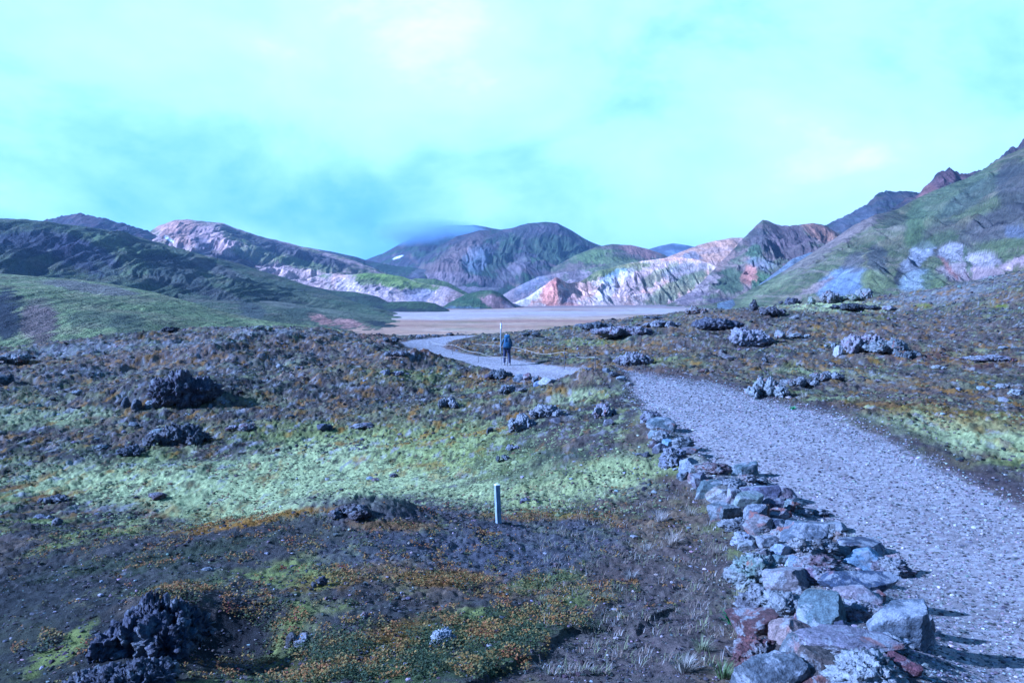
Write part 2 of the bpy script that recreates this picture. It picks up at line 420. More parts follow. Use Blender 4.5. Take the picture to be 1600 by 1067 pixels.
ZB = [  # traced patches of ground cover, some painted shade: centre, radii, tilt (deg), colour, strength, edge noise
 (560,735,230,62,-6,MOSS_L,.95),(380,780,300,36,4,MOSS_L,.8),(200,745,260,26,0,MOSS_L,.7),(860,760,170,34,-10,MOSS_L,.55),(980,740,70,40,-20,MOSS_L,.5),
 (60,650,130,16,0,MOSS_L,.5),(500,675,200,18,0,MOSS,.6),(640,640,120,14,-4,MOSS,.5),(900,620,50,12,-8,MOSS_L,.6),(700,700,120,40,0,MOSS,.75),(820,720,90,40,0,DMOSS,.5),(760,590,60,12,0,OCHRE,.5),(620,590,90,14,0,MOSS,.6),
 (1450,665,160,20,4,MOSS_L,.85),(1560,700,110,16,6,MOSS_L,.7),(1420,640,120,14,4,OCHRE,.5),(1330,588,120,9,6,MOSS_L,.5),(1560,660,120,18,4,OCHRE,.4),
 (1300,478,110,9,0,MOSS_L,.9),(1460,465,90,14,-8,PALEC,.85),(1540,440,90,14,-12,PALEC,.5),(1440,478,18,4,0,(.16,.17,.02),.9),(1560,478,20,3,0,(.16,.17,.02),.9),(1240,570,16,4,0,(.16,.17,.02),.9),(1370,565,14,4,0,(.16,.17,.02),.8),(1370,498,24,4,-8,(.18,.17,.03),.7),(1282,513,20,4,0,(.18,.15,.03),.8),(1305,523,60,4,2,OCHRE,.8),(1590,465,30,14,0,DRY,.6),
 (70,552,110,10,-6,PALEC,.95),(160,540,60,9,-3,PALEC,.8),(290,538,60,9,-4,PALEC,.7),(400,516,50,7,0,PALEC,.9),(470,520,60,5,4,PALEC,.8),(560,530,60,8,6,PALEC,.5),(200,560,260,10,-6,PURP,.7),(300,570,260,12,-4,PALEC,.35),(500,548,120,16,4,PURP,.6),
 (560,620,120,22,0,CRUST,.8),(480,600,160,16,0,CRUST,.6),(680,545,40,10,0,RUST,.6),(600,530,50,8,8,RUST,.5),
 (1160,505,60,22,-10,PURP,.8),(1080,500,40,14,-20,DRY,.7),(1100,540,120,14,0,PURP,.7),(930,535,60,6,0,MOSS,.6),(860,548,70,6,0,OCHRE,.6),(1000,545,90,6,2,OCHRE,.4),(960,570,80,6,-6,OCHRE,.4),(1040,565,60,6,0,MOSS,.6),
 (1450,520,180,24,0,PURP,.75),(1450,620,160,12,4,PURP,.6),(1350,600,140,12,4,PURP,.5),(1500,560,130,14,4,RUST,.4),(930,590,60,8,-8,DRY,.6),
 # near mound: dark crust with orange willow, shade painted in at bottom left
 (420,840,330,34,-6,CRUST,.9),(600,800,150,30,4,(.085,.075,.075),.9),(700,870,200,50,0,(.105,.100,.105),.8),(850,850,160,40,0,(.095,.092,.10),.7),(200,900,230,50,-10,CRUST,.8),
 (400,812,140,7,-9,OCHRE,.9),(620,820,80,9,4,OCHRE,.5),(700,905,80,16,0,OCHRE,.75),(560,900,120,16,-10,OCHRE,.45),(1000,820,60,10,0,OCHRE,.4),(860,805,120,8,0,OCHRE,.5),
 (850,765,10,3,0,RUST,.5),(850,910,60,18,-12,MOSS,.6),(930,930,70,16,-10,MOSS,.65),(700,1010,170,50,-6,DMOSS,.8),(820,990,110,40,-5,DMOSS,.8),(560,1010,120,26,-20,OCHRE,.55),(480,1040,150,26,-10,DMOSS,.7),
 (60,1000,200,120,0,(.03,.03,.027),.9),(330,1010,130,60,0,(.028,.027,.025),.9),(90,1015,70,14,-35,MOSS,.8),(250,870,200,14,-10,DMOSS,.5),  # first two: deep shade around the boulder put into the dark soil colour
 (1060,900,130,90,0,SOIL,.85),(980,1030,160,60,0,SOIL,.9),(1080,1010,90,60,0,(.13,.105,.092),.7),(1050,830,70,30,-20,DRY,.7),(1130,1050,60,30,0,DRY,.6),(1100,860,60,40,0,PURP,.5),(1040,760,60,20,0,PURP,.5),(1090,780,40,30,-40,DRY,.5),(960,890,70,30,0,PURP,.5),
 (1000,675,40,30,-30,DRY,.4),(900,650,60,20,-10,CRUST,.6),(880,680,60,20,-10,PURP,.6),
]
wx = PX + 26*n2 + 16*n3 + 30*n5; wy = PY + 9*n5 + 6*n3
szf = np.clip((PY-440)/260, .25, 1.3)
wx = PX + (wx-PX)*szf; wy = PY + (wy-PY)*szf*1.2
inview = (gy > 2)
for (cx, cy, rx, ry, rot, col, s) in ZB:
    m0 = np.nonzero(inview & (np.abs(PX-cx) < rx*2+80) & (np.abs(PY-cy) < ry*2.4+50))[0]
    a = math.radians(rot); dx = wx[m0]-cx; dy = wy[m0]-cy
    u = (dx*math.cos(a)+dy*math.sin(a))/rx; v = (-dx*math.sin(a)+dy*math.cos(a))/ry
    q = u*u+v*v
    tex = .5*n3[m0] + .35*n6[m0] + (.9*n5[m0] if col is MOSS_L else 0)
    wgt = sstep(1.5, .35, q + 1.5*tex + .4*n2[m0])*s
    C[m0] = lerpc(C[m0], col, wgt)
# patches where soil shows through everything, and pale speckle
C = lerpc(C, (.035, .03, .028), sstep(.28, .55, -n3 + .3*n5)*.75)
C = lerpc(C, PALEC, sstep(.42, .6, n3*.7+n6*.5)*.5)
n7 = fbm2(gx/.13, gy/.30, 3, 59, .7)
C *= (1 + .45*n3 + .40*n6 + .75*n7*sstep(9, 14, gr))[:, None]
C = lerpc(C, DMOSS, sstep(.15, .4, n7+.5*n2)*sstep(11, 15, gr)*.55)
far_m = sstep(30, 60, gr)
C = lerpc(C, (.17, .15, .145), far_m*sstep(.05, .5, n2 + .5*n5)*.5)
sp1 = fbm2(gx/.33, gy/.8, 4, 57, .65); sp2 = fbm2(gx/.5+50, gy/1.2, 4, 58, .65); fr = sstep(11, 22, gr)
C = lerpc(C, MOSS_L, fr*sstep(.12, .34, sp2+.35*n1)*(.6-.4*sstep(20, 27, gr)))
C = lerpc(C, (.14, .105, .08), sstep(20, 27, gr)*sstep(-.2, .25, n4+.5*n2)*.45)
C = lerpc(C, (.30, .285, .27), fr*sstep(.16, .36, sp1-.2*n1)*.75)
C = lerpc(C, (.02, .018, .02), fr*sstep(.10, .30, -sp1-.15*sp2)*.75)
C = lerpc(C, OCHRE, fr*sstep(.10, .38, -sp2+.3*n4)*.6)
# path colours and dark worn margin
E = path_mask(gx, gy)
mar = sstep(1.5, .1, E + .6*n2)*(gy > 5)*np.where(gx > 5.3, 1., .35)
C = lerpc(C, (.070, .055, .052), mar*.85)
PC = np.tile(np.array((.345, .31, .285), dtype=np.float32), (len(gx), 1))
PC = lerpc(PC, (.24, .21, .19), sstep(-.1, .35, fbm2(gx/1.1, gy/3.0, 4, 61))*.6)
PC = lerpc(PC, (.60, .57, .55), sstep(.0, .5, n6+.5*n3)*.55)
PC = lerpc(PC, (.13, .115, .11), sstep(.05, .5, -n6+.2*n2)*.5)
pm = np.maximum(sstep(.12, -.22, E + .25*n3), sstep(.25, .6, wall_h(gx, gy)/.26)*.5)
C = C*(1-pm[:, None]) + PC*pm[:, None]
# valley floor: braided gravel, dry grass and red-brown flats
vm_ = sstep(150, 330, gr)
va = fbm2(gx/260+gy/900, gy/70, 5, 71, .6); vb = fbm2(gx/90, gy/28, 4, 72)
VC = np.tile(np.array((.40, .27, .17), dtype=np.float32), (len(gx), 1))
VC = lerpc(VC, (.29, .17, .12), sstep(-.05, .25, va)*.8)
VC = lerpc(VC, (.52, .40, .28), sstep(.02, .3, -va+.3*vb)*.8)
VC = lerpc(VC, (.20, .20, .08), sstep(.1, .35, vb)*.5)
VC = lerpc(VC, (.52, .47, .42), sstep(9, 2, np.abs(PY-490+.012*(PX-800)+9*vb))*(gr > 300)*.6)
VC = lerpc(VC, (.24, .20, .19), sstep(484, 477, PY+3*vb)*(gr > 300)*.85)
C = C*(1-vm_[:, None]) + VC*vm_[:, None]
GA = .73     # lava ground is dark
def sat(c, k): l_ = c.mean(1, keepdims=True); return l_+(c-l_)*k
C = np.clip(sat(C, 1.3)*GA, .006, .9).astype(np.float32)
V = np.stack([gx, gy, gz], 1)
nr, nc = len(rs), len(azs)
ii = np.arange(nr*nc).reshape(nr, nc)
q = np.stack([ii[:-1, :-1], ii[1:, :-1], ii[1:, 1:], ii[:-1, 1:]], -1).reshape(-1, 4)
q = q[:, [0, 3, 2, 1]]
# close the seam behind the camera
sq = np.stack([ii[:-1, -1], ii[1:, -1], ii[1:, 0], ii[:-1, 0]], -1)[:, [0, 3, 2, 1]]
q = np.vstack([q, sq])
rc = gr[q].mean(1); ec = E[q].mean(1)
fpath = (ec < 0) & (rc < 112) & (rc > 1.35)
fval = (rc > 200)
def sub(name, faces, mat):
    u, inv = np.unique(faces, return_inverse=True)
    me = mesh_np(name, V[u], inv.reshape(faces.shape), C[u])
    return tag(link(name, me, mat), kind='structure')
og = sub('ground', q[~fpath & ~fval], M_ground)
op = sub('gravel_path', q[fpath], M_path)
ov = sub('valley_floor', q[fval], M_valley)

# ------------------------------------------------------------------ hills and mountains
GREEN = (.12, .145, .045); DGREEN = (.045, .062, .026); LGREEN = (.17, .20, .065); PINK = (.50, .33, .25); PALE = (.58, .50, .44)
BROWN = (.14, .095, .075); DBROWN = (.06, .05, .05); BLUEG = (.20, .215, .225); ORANGE = (.42, .25, .14); RRED = (.24, .12, .085); WHITE = (.85, .87, .9); BLK = (.022, .022, .026)
def hill(name, crest, foot, base, spots, back=None, gul=(14, 60, .5), seed=1, power=.9, nu=420, nv=130, mix=None, crag=0, edge=.12, stria=1.0, zf=-20.8, mat=None):
    """a hill traced by its skyline: crest points carry their own distance, the face runs down to the foot"""
    c = np.array(crest, float); f = np.array(foot, float)
    px = np.linspace(c[0, 0], c[-1, 0], nu)
    # smooth interpolation of crest by monotone cubic-ish blend
    cy = np.interp(px, c[:, 0], c[:, 1]); cD = np.interp(px, c[:, 0], c[:, 2])
    k = max(3, nu//60); ker = np.hanning(k+2)[1:-1]; ker /= ker.sum()
    cy = np.convolve(np.pad(cy, (k, k), 'edge'), ker, 'same')[k:-k]; cD = np.convolve(np.pad(cD, (k*2, k*2), 'edge'), np.ones(k*2)/(k*2), 'same')[k*2:-k*2]
    fD = np.interp(px, f[:, 0], f[:, 1])
    b = (533.5-cy)/F; cz = cD*(-st+b*ct)/(ct+b*st)
    back = back or .35*cD.mean()
    v = np.concatenate([np.linspace(0, 1, nv), 1+np.linspace(0, 1, 26)[1:]])
    VV, UU = np.meshgrid(v, np.arange(nu), indexing='ij')
    front = VV <= 1
    t = np.clip(VV, 0, 1); tb = np.clip(VV-1, 0, 1)
    a = np.interp(px, px, px)
    D = np.where(front, fD+(cD-fD)*t, cD+back*tb)
    s = t**power
    # rounded shoulder near the crest
    z = np.where(front, zf+(cz-zf)*s, cz+(zf-10-cz)*(tb**1.6))
    X = (px[None, :]-800)/F*D*(1/(ct))*1.0
    w = fbm2(X/(gul[1]*3), D/(gul[1]*3), 3, seed+5)*gul[1]*.8
    g = ridge2((X + w)/gul[1], D/(gul[1]*3.5)+z/(gul[1]*5), 4, seed, .45)
    g2 = fbm2(X/(gul[1]*1.7), D/(gul[1]*1.7), 4, seed+9)
    env = np.sin(np.clip(t*1.02, 0, 1)*math.pi)**.7*(1-edge)+edge*sstep(0, .1, t)
    env = np.where(front, env, edge*(1-tb))
    hgt = np.clip((cz-VZ), 6, 400)[None, :]
    amp = gul[0]*np.clip(hgt/70, .25, 2.2)
    z = z + env*amp*((g-.62)*gul[2]*.75 + g2*.60 + (ridge2((X+w*.6)/(gul[1]*.27), D/(gul[1]*2.2)+z/(gul[1]*2.5), 4, seed+40, .65)-.6)*.26)
    if crag: z = z + crag*sstep(.75, 1, t)*np.where(front, 1, 1-tb)*(fbm2(X/12, D/200, 4, seed+20, .65))
    x = X.ravel(); y = D.ravel(); z = z.ravel()
    P_x, P_y = project(x, y, z)
    # colours
    ks = cD.mean()/F
    na = fbm2(x/(55*ks), y/(55*ks)+z/(20*ks), 5, seed+30, .6); nb = fbm2(x/(9*ks), z/(34*ks), 4, seed+31, .6)*stria; ncx = fbm2(x/(15*ks)+z/(16*ks), z/(15*ks), 5, seed+33, .65); nf = fbm2(x/(3.2*ks), z/(9*ks), 3, seed+35, .6)
    c_ = np.tile(np.array(base[0], dtype=np.float32), (len(x), 1))
    c_ = lerpc(c_, base[1], sstep(-.12, .28, na+.35*nb))
    if len(base) > 2: c_ = lerpc(c_, base[2], sstep(.05, .4, ncx-.3*na)*.7)
    # gully shade is multiplied into the colour below: ribs lighter, gullies darker
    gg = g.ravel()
    sx0 = P_x + 9*nb + 9*na; sy0 = P_y + 5*nb + 5*ncx
    for (cx, cy_, rx, ry, rot, col, sgt) in spots:
        sx, sy = (P_x, P_y) if col is WHITE else (sx0, sy0)
        an = math.radians(rot); dx = sx-cx; dy = sy-cy_
        uu = (dx*math.cos(an)+dy*math.sin(an))/rx; vv = (-dx*math.sin(an)+dy*math.cos(an))/ry
        wgt = sstep(1.3, .6, uu*uu+vv*vv + (0 if col is WHITE else .75*nb + .5*ncx + .35*nf))*sgt
        c_ = lerpc(c_, col, wgt)
    pass
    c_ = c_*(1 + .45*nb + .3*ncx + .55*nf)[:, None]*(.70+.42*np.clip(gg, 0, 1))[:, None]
    n0 = len(v); ii = np.arange(n0*nu).reshape(n0, nu)
    qf = np.stack([ii[:-1, :-1], ii[:-1, 1:], ii[1:, 1:], ii[1:, :-1]], -1).reshape(-1, 4)
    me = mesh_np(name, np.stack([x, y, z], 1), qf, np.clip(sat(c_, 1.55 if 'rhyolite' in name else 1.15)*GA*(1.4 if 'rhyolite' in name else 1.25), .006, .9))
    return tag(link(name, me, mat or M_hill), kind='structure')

# farthest blue mountain
hill('distant_mountain', [(960,415,5200),(1010,390,5200),(1030,384,5200),(1050,380,5200),(1075,384,5200),(1100,390,5200),(1160,400,5200)], [(900,4300),(1200,4300)], (DBROWN, BLUEG), [], gul=(8, 200, .5), seed=3, nu=120, nv=40)
# cloud-capped mountain
hill('mountain', [(480,428,3100),(540,415,3100),(570,407,3100),(600,396,3100),(630,379,3100),(665,362,3100),(700,352,3100),(740,352,3100),(790,360,3100),(860,380,3100),(940,410,3100)], [(480,2300),(940,2300)], (DBROWN, DGREEN, BROWN),
     [(622,402,9,1.6,-20,WHITE,1)], gul=(16, 130, .6), seed=7, nu=300)
# broad central mountain: dark volcanic rock, with cloud shadow put into its colour
hill('mountain', [(640,440,2300),(665,402,2400),(690,383,2450),(715,368,2500),(750,358,2500),(775,359,2500),(800,356,2450),(825,349,2450),(850,347,2450),(870,349,2450),(890,359,2450),(915,374,2400),(940,384,2350),(990,400,2300),(1060,420,2300)], [(640,1750),(1060,1750)],
     (DBROWN, DGREEN, BROWN), [(720,395,60,16,-35,BROWN,.8),(745,405,24,20,-40,BLUEG,.45),(790,390,50,12,-50,DGREEN,.7),(880,395,60,22,20,DGREEN,.8),(840,360,60,10,0,DBROWN,.7),(690,420,40,10,0,BROWN,.7),(800,425,40,10,-40,(.2,.16,.15),.6),(700,436,50,12,0,(.25,.18,.16),.7)],
     gul=(26, 170, .75), seed=12, power=.85, nu=460)
# dark saddle in front of it
hill('hill', [(380,372,2150),(440,378,2200),(480,386,2200),(520,393,2200),(560,402,2200),(575,407,2200),(610,414,2200),(660,420,2150),(720,428,2100),(780,436,2000),(830,445,1900)], [(380,1500),(830,1650)],
     (DGREEN, DBROWN, (.05,.06,.045)), [(640,420,60,8,0,DGREEN,.9),(700,431,40,5,6,GREEN,.8),(690,450,60,10,0,(.24,.17,.15),.8),(745,447,40,10,0,(.24,.19,.18),.7),(655,425,20,8,-30,(.18,.15,.15),.6)], gul=(12, 90, .6), seed=17)
# dark little peak on the far left
hill('mountain', [(20,352,1700),(80,344,1700),(110,337,1700),(133,333,1700),(150,336,1700),(190,347,1700),(230,358,1700),(262,374,1700),(300,394,1700)], [(20,1250),(300,1250)], (DBROWN, (.09,.06,.055), DGREEN), [(133,340,20,8,0,BROWN,.7)], gul=(10, 50, .7), seed=21, nu=220, crag=5)
# pink rhyolite mountain on the left
hill('rhyolite_mountain', [(180,384,2000),(235,363,1950),(255,352,1900),(280,343,1900),(300,343,1900),(330,348,1900),(352,350,1900),(372,358,1900),(400,366,1900),(430,374,1900),(470,384,1850),(510,394,1800),(550,405,1750),(600,425,1700),(650,445,1650)], [(180,1150),(400,1120),(650,1150)],
     ((.33,.25,.21), (.13,.12,.07), (.40,.28,.21)), [(285,360,50,20,20,(.42,.28,.21),.9),(330,372,36,20,10,(.38,.28,.24),.9),(355,378,30,18,5,(.44,.32,.27),.9),(318,385,12,18,-35,(.10,.10,.11),.6),(345,402,18,5,15,BLK,.85),(385,408,32,8,8,BLK,.8),(415,412,12,6,0,BLK,.6),(278,364,16,3,-10,(.08,.07,.07),.6),(400,380,60,10,20,GREEN,.7),(470,400,90,10,14,(.09,.09,.06),.8),(450,390,100,9,16,DBROWN,.8),
      (400,398,40,12,16,(.16,.16,.09),.8),(440,425,30,10,10,(.44,.33,.28),.9),(480,430,40,10,6,(.48,.36,.30),.9),(470,412,60,7,12,(.16,.17,.08),.8),(264,374,10,2,28,WHITE,1.)], gul=(20, 90, .6), seed=25, power=.8, nu=480)
# blue-brown foothills below the central mountain
hill('hill', [(770,470,1500),(800,452,1500),(840,432,1550),(880,425,1550),(920,420,1550),(960,410,1550),(1000,408,1500),(1060,420,1450)], [(770,1300),(1060,1300)], ((.26,.20,.18), (.34,.25,.22), (.14,.15,.08)), [(960,415,50,7,-10,GREEN,.8),(830,445,30,10,-30,(.24,.22,.24),.7)], gul=(16, 60, .7), seed=31, nu=260)
# rounded green-red hill behind
hill('hill', [(860,420,1900),(900,398,1900),(930,386,1900),(955,381,1900),(985,383,1900),(1010,389,1900),(1035,398,1900),(1060,410,1900)], [(860,1500),(1060,1500)], ((.10,.10,.05), (.16,.12,.09)), [(1000,392,34,8,14,(.28,.16,.12),.9),(925,400,34,10,-10,GREEN,.9),(960,408,40,6,0,LGREEN,.7)], gul=(10, 60, .5), seed=35, nu=240)
# orange ridge in the sun
hill('hill', [(1000,412,1650),(1040,402,1650),(1065,392,1650),(1090,382,1650),(1112,377,1650),(1140,372,1650),(1165,372,1650),(1200,378,1650),(1240,390,1650)], [(1000,1300),(1240,1300)], ((.50,.30,.18), (.42,.28,.20), (.28,.19,.14)), [(1080,400,14,8,0,(.20,.20,.21),.7)], gul=(12, 50, .6), seed=39, nu=240)
# pale sunlit rhyolite hills
hill('rhyolite_hill', [(780,487,1080),(800,474,1120),(825,464,1150),(845,450,1160),(868,433,1150),(885,442,1180),(905,440,1230),(930,424,1280),(960,416,1300),(1000,408,1300),(1050,402,1280),(1090,405,1250),(1130,420,1200),(1180,450,1150),(1230,475,1150)], [(780,1040),(850,1080),(950,1110),(1100,1200),(1230,1200)],
     ((.56,.44,.36), (.50,.33,.25), (.30,.27,.22)), [(830,462,30,8,-35,(.66,.58,.52),.9),(860,460,16,22,-10,(.50,.27,.20),.9),(868,440,9,8,0,(.36,.18,.14),.8),(890,465,14,12,10,(.22,.15,.15),.7),(905,452,18,16,-30,(.62,.42,.32),.9),(880,478,30,5,0,(.40,.22,.17),.7),(930,430,50,7,-12,(.15,.16,.07),.85),(910,424,20,8,0,(.10,.12,.05),.7),(975,420,44,9,-8,(.17,.18,.08),.8),(960,446,40,12,-40,(.62,.53,.46),.9),(1000,440,50,16,-30,(.50,.38,.32),.9),(1030,430,40,9,-30,(.15,.16,.08),.7),(955,432,24,6,-30,(.36,.40,.42),.6),(1070,425,36,14,-10,(.24,.22,.20),.8),(1060,450,60,14,-25,(.16,.17,.09),.8)], gul=(20, 46, .9), seed=43, power=.95, nu=480, nv=150, edge=.2)
# dark flat-topped ridge on the right
hill('mountain', [(1230,372,1500),(1270,358,1500),(1300,345,1500),(1330,330,1500),(1356,312,1500),(1362,303,1500),(1378,298,1500),(1400,299,1500),(1430,301,1500),(1470,310,1500),(1550,320,1500)], [(1230,1150),(1550,1150)], ((.055,.055,.06), (.075,.06,.055), DGREEN), [(1330,345,40,14,-25,(.10,.10,.11),.6)], gul=(14, 60, .7), seed=47, nu=260, crag=5)
# pyramid peak
hill('hill', [(1040,478,1080),(1080,455,1120),(1110,425,1200),(1150,380,1300),(1172,357,1330),(1188,343,1340),(1200,347,1340),(1216,353,1340),(1240,352,1350),(1265,350,1360),(1285,353,1360),(1305,366,1360),(1330,385,1350),(1400,400,1300)], [(1000,1060),(1150,1000),(1400,950)],
     ((.17,.13,.10), (.12,.12,.065), (.25,.18,.14)), [(1190,375,22,20,0,(.10,.085,.08),.8),(1235,380,40,26,30,(.12,.085,.08),.8),(1285,365,36,12,25,(.32,.18,.11),.85),(1180,395,14,14,0,(.09,.13,.06),.8),(1140,440,22,22,-40,(.08,.10,.045),.9),(1190,445,20,20,0,(.08,.12,.045),.9),(1172,428,12,14,0,(.42,.21,.14),.9),(1165,435,10,10,0,(.30,.15,.10),.8),(1130,400,24,16,-50,(.27,.18,.13),.8),(1100,445,26,9,-35,(.40,.30,.25),.8),(1080,465,30,8,-10,(.24,.18,.17),.8),(1190,412,24,9,10,(.28,.27,.27),.5),(1130,470,30,5,0,(.10,.08,.09),.7)], gul=(24, 60, .9), seed=51, power=.95, nu=440, nv=150, edge=.15)
# grey-blue scree cone between
hill('hill', [(1120,474,900),(1150,466,930),(1180,448,960),(1210,425,980),(1236,404,990),(1262,395,1000),(1300,390,1000)], [(1120,860),(1300,820)], ((.20,.21,.22), (.16,.18,.18), (.24,.23,.23)), [], gul=(8, 60, .5), seed=55, nu=160, nv=80)
# craggy ridge on the far right
hill('mountain', [(1340,345,1100),(1395,322,1100),(1410,313,1100),(1428,305,1090),(1436,292,1080),(1448,283,1080),(1456,268,1080),(1470,264,1080),(1482,266,1080),(1492,274,1080),(1515,268,1080),(1538,256,1080),(1556,240,1080),(1566,232,1080),(1580,226,1080),(1586,216,1080),(1600,200,1080),(1700,140,1080),(1850,90,1080)], [(1340,850),(1850,850)],
     ((.055,.048,.05), (.11,.07,.06), (.05,.06,.04)), [(1450,300,20,14,-30,(.17,.09,.07),.8),(1475,280,20,12,-20,(.11,.065,.06),.9)], gul=(8, 24, .9), seed=59, nu=420, crag=7)
# great green slope on the right
hill('mountain', [(1060,481,1000),(1100,476,960),(1140,468,930),(1170,453,900),(1200,437,890),(1240,412,880),(1290,380,870),(1330,352,860),(1360,335,860),(1400,324,850),(1430,308,850),(1460,295,840),(1500,279,830),(1550,252,820),(1600,222,800),(1700,150,780),(1850,90,760)], [(1060,960),(1140,860),(1250,640),(1400,520),(1600,450),(1850,430)],
     ((.095,.105,.045), (.135,.12,.065), (.17,.14,.10)), [
     (1330,360,60,12,-30,(.20,.15,.125),.8),(1260,410,60,10,-34,(.20,.16,.125),.7),(1200,450,60,8,-30,(.15,.16,.07),.8),(1400,345,40,14,20,(.06,.06,.04),.6),(1430,350,16,40,10,(.07,.09,.035),.8),
     (1480,310,80,20,-32,(.10,.12,.06),.6),(1530,300,70,16,-30,(.075,.085,.06),.7),(1560,350,60,24,-20,(.08,.07,.065),.8),(1480,370,40,30,0,(.065,.06,.05),.6),(1585,290,30,40,0,(.06,.055,.055),.7),
     (1312,440,40,20,-24,(.20,.22,.245),.95),(1320,450,34,14,0,(.17,.19,.22),.95),(1270,452,40,5,-32,(.24,.18,.15),.8),(1372,410,16,30,-10,(.055,.055,.05),.8),(1365,440,24,20,10,(.13,.14,.055),.8),(1335,410,20,14,-40,(.09,.08,.075),.7),
     (1440,392,20,14,-20,(.33,.32,.31),.9),(1425,412,22,12,-40,(.28,.27,.27),.8),(1430,440,30,18,-20,(.28,.30,.30),.7),(1488,395,22,15,-10,(.36,.33,.31),.9),(1530,405,32,15,12,(.35,.30,.28),.9),(1500,425,38,15,0,(.33,.26,.23),.9),(1540,428,34,12,0,(.34,.25,.22),.9),(1482,418,4,24,-40,(.24,.12,.09),.8),(1512,410,5,26,-15,(.09,.11,.05),.8),(1460,440,22,16,30,(.11,.13,.05),.8),(1590,410,30,9,-18,(.44,.32,.29),.9),
     (1590,362,22,10,0,(.12,.12,.13),.9),(1560,352,14,4,-20,BLK,.8),(1405,430,6,14,20,BLK,.8),(1460,375,40,8,-20,(.08,.10,.04),.7),(1555,385,50,10,-10,(.11,.13,.05),.7),(1420,300,30,4,0,BROWN,.5),(1568,440,40,10,0,(.22,.22,.22),.7)],
     gul=(30, 95, .85), seed=63, power=.82, nu=560, nv=220, edge=.10)
# grassy pale hills in the middle left
hill('rhyolite_hill', [(400,415,1500),(440,418,1480),(480,425,1450),(510,425,1400),(540,430,1350),(575,427,1300),(600,428,1300),(630,432,1300),(655,441,1300),(680,446,1300),(700,448,1280),(720,458,1250),(745,470,1200),(790,484,1150)], [(400,1000),(600,1080),(790,1100)],
     ((.42,.33,.28), (.48,.36,.30), (.20,.20,.10)), [(600,432,50,8,4,LGREEN,.95),(640,446,50,9,8,LGREEN,.9),(575,438,24,10,0,GREEN,.8),(530,430,12,20,20,(.60,.42,.33),.9),(545,448,24,12,20,(.62,.50,.44),.9),(470,428,40,8,8,(.15,.16,.08),.8),(490,440,20,8,0,(.56,.42,.36),.9),(655,462,30,12,0,(.34,.30,.31),.8),(600,460,34,12,20,(.48,.38,.34),.9),(690,466,24,14,-45,(.46,.36,.32),.9),(640,432,30,4,10,LGREEN,.8),(710,462,14,8,-30,(.36,.26,.22),.8)], gul=(14, 42, .9), seed=67, power=.8, nu=420, nv=120, edge=.15)
hill('hill', [(600,455,1350),(625,442,1350),(650,435,1350),(680,436,1350),(700,441,1350),(720,452,1350),(745,465,1350)], [(600,1280),(745,1280)], (LGREEN, GREEN), [], gul=(6, 40, .5), seed=71, nu=120, nv=60)
# dark green dome and its neighbours at the valley edge
hill('hill', [(680,489,960),(700,474,980),(725,461,1000),(750,454,1010),(768,453,1010),(783,459,1010),(797,471,1000),(810,484,980)], [(680,900),(750,890),(810,960)], ((.05,.075,.03), (.08,.10,.04)), [(772,472,24,12,20,(.40,.24,.20),.9),(795,478,14,6,30,(.28,.2,.2),.8),(720,484,50,5,0,(.12,.13,.14),.8),(745,460,30,5,0,(.09,.12,.045),.8)], gul=(6, 26, .7), seed=75, nu=240, nv=80)
hill('hill', [(560,470,850),(600,472,850),(630,471,850),(660,471,840),(680,474,830),(700,484,810),(716,494,790)], [(560,780),(640,760),(716,770)], ((.045,.06,.028), (.03,.035,.025)), [(640,476,40,6,0,(.075,.10,.035),.8),(640,490,50,8,0,(.028,.028,.03),.7)], gul=(5, 24, .6), seed=79, nu=200, nv=70)
hill('hill', [(440,436,1000),(480,446,980),(520,454,950),(555,456,920),(590,463,900),(610,474,880),(640,486,840)], [(440,800),(640,800)], ((.045,.055,.028), (.035,.04,.03)), [(540,458,60,4,4,(.075,.095,.04),.7)], gul=(8, 40, .6), seed=83, nu=240, nv=70)
# long green ridge on the left, in two tiers
hill('mountain', [(-160,338,1000),(-60,337,1000),(0,340,1000),(50,343,1000),(100,350,1000),(150,355,990),(200,364,980),(250,378,970),(300,393,960),(335,403,950),(360,408,940),(400,420,920),(440,432,900),(480,446,860),(520,459,820),(560,473,770),(600,485,720),(640,495,680),(680,503,640)], [(-160,560),(200,520),(400,520),(560,560),(640,590),(680,640)],
     ((.085,.10,.04), (.11,.105,.055), (.05,.055,.042)), [(60,380,80,20,0,(.055,.05,.055),.9),(40,372,60,5,4,(.022,.022,.026),.7),(130,400,60,24,20,(.065,.06,.075),.8),(200,385,90,8,14,(.11,.13,.05),.8),(250,400,60,12,12,(.03,.04,.022),.85),(230,392,50,6,6,(.12,.14,.05),.7),(280,435,60,30,30,(.05,.05,.045),.6),(300,470,60,12,24,(.085,.10,.04),.7),(375,488,34,7,28,(.36,.30,.30),.8),(350,465,30,12,20,(.06,.055,.05),.7),(340,420,50,7,20,(.15,.13,.11),.6),(430,450,60,8,18,(.09,.10,.05),.7),(490,470,80,6,16,(.12,.13,.06),.7),(560,482,60,5,14,(.10,.12,.05),.7),(440,470,60,8,14,(.045,.055,.03),.7),(200,440,70,10,30,(.10,.11,.05),.5),(0,400,60,20,10,(.07,.08,.045),.5)],
     gul=(22, 70, .9), seed=87, power=.8, nu=560, nv=180)
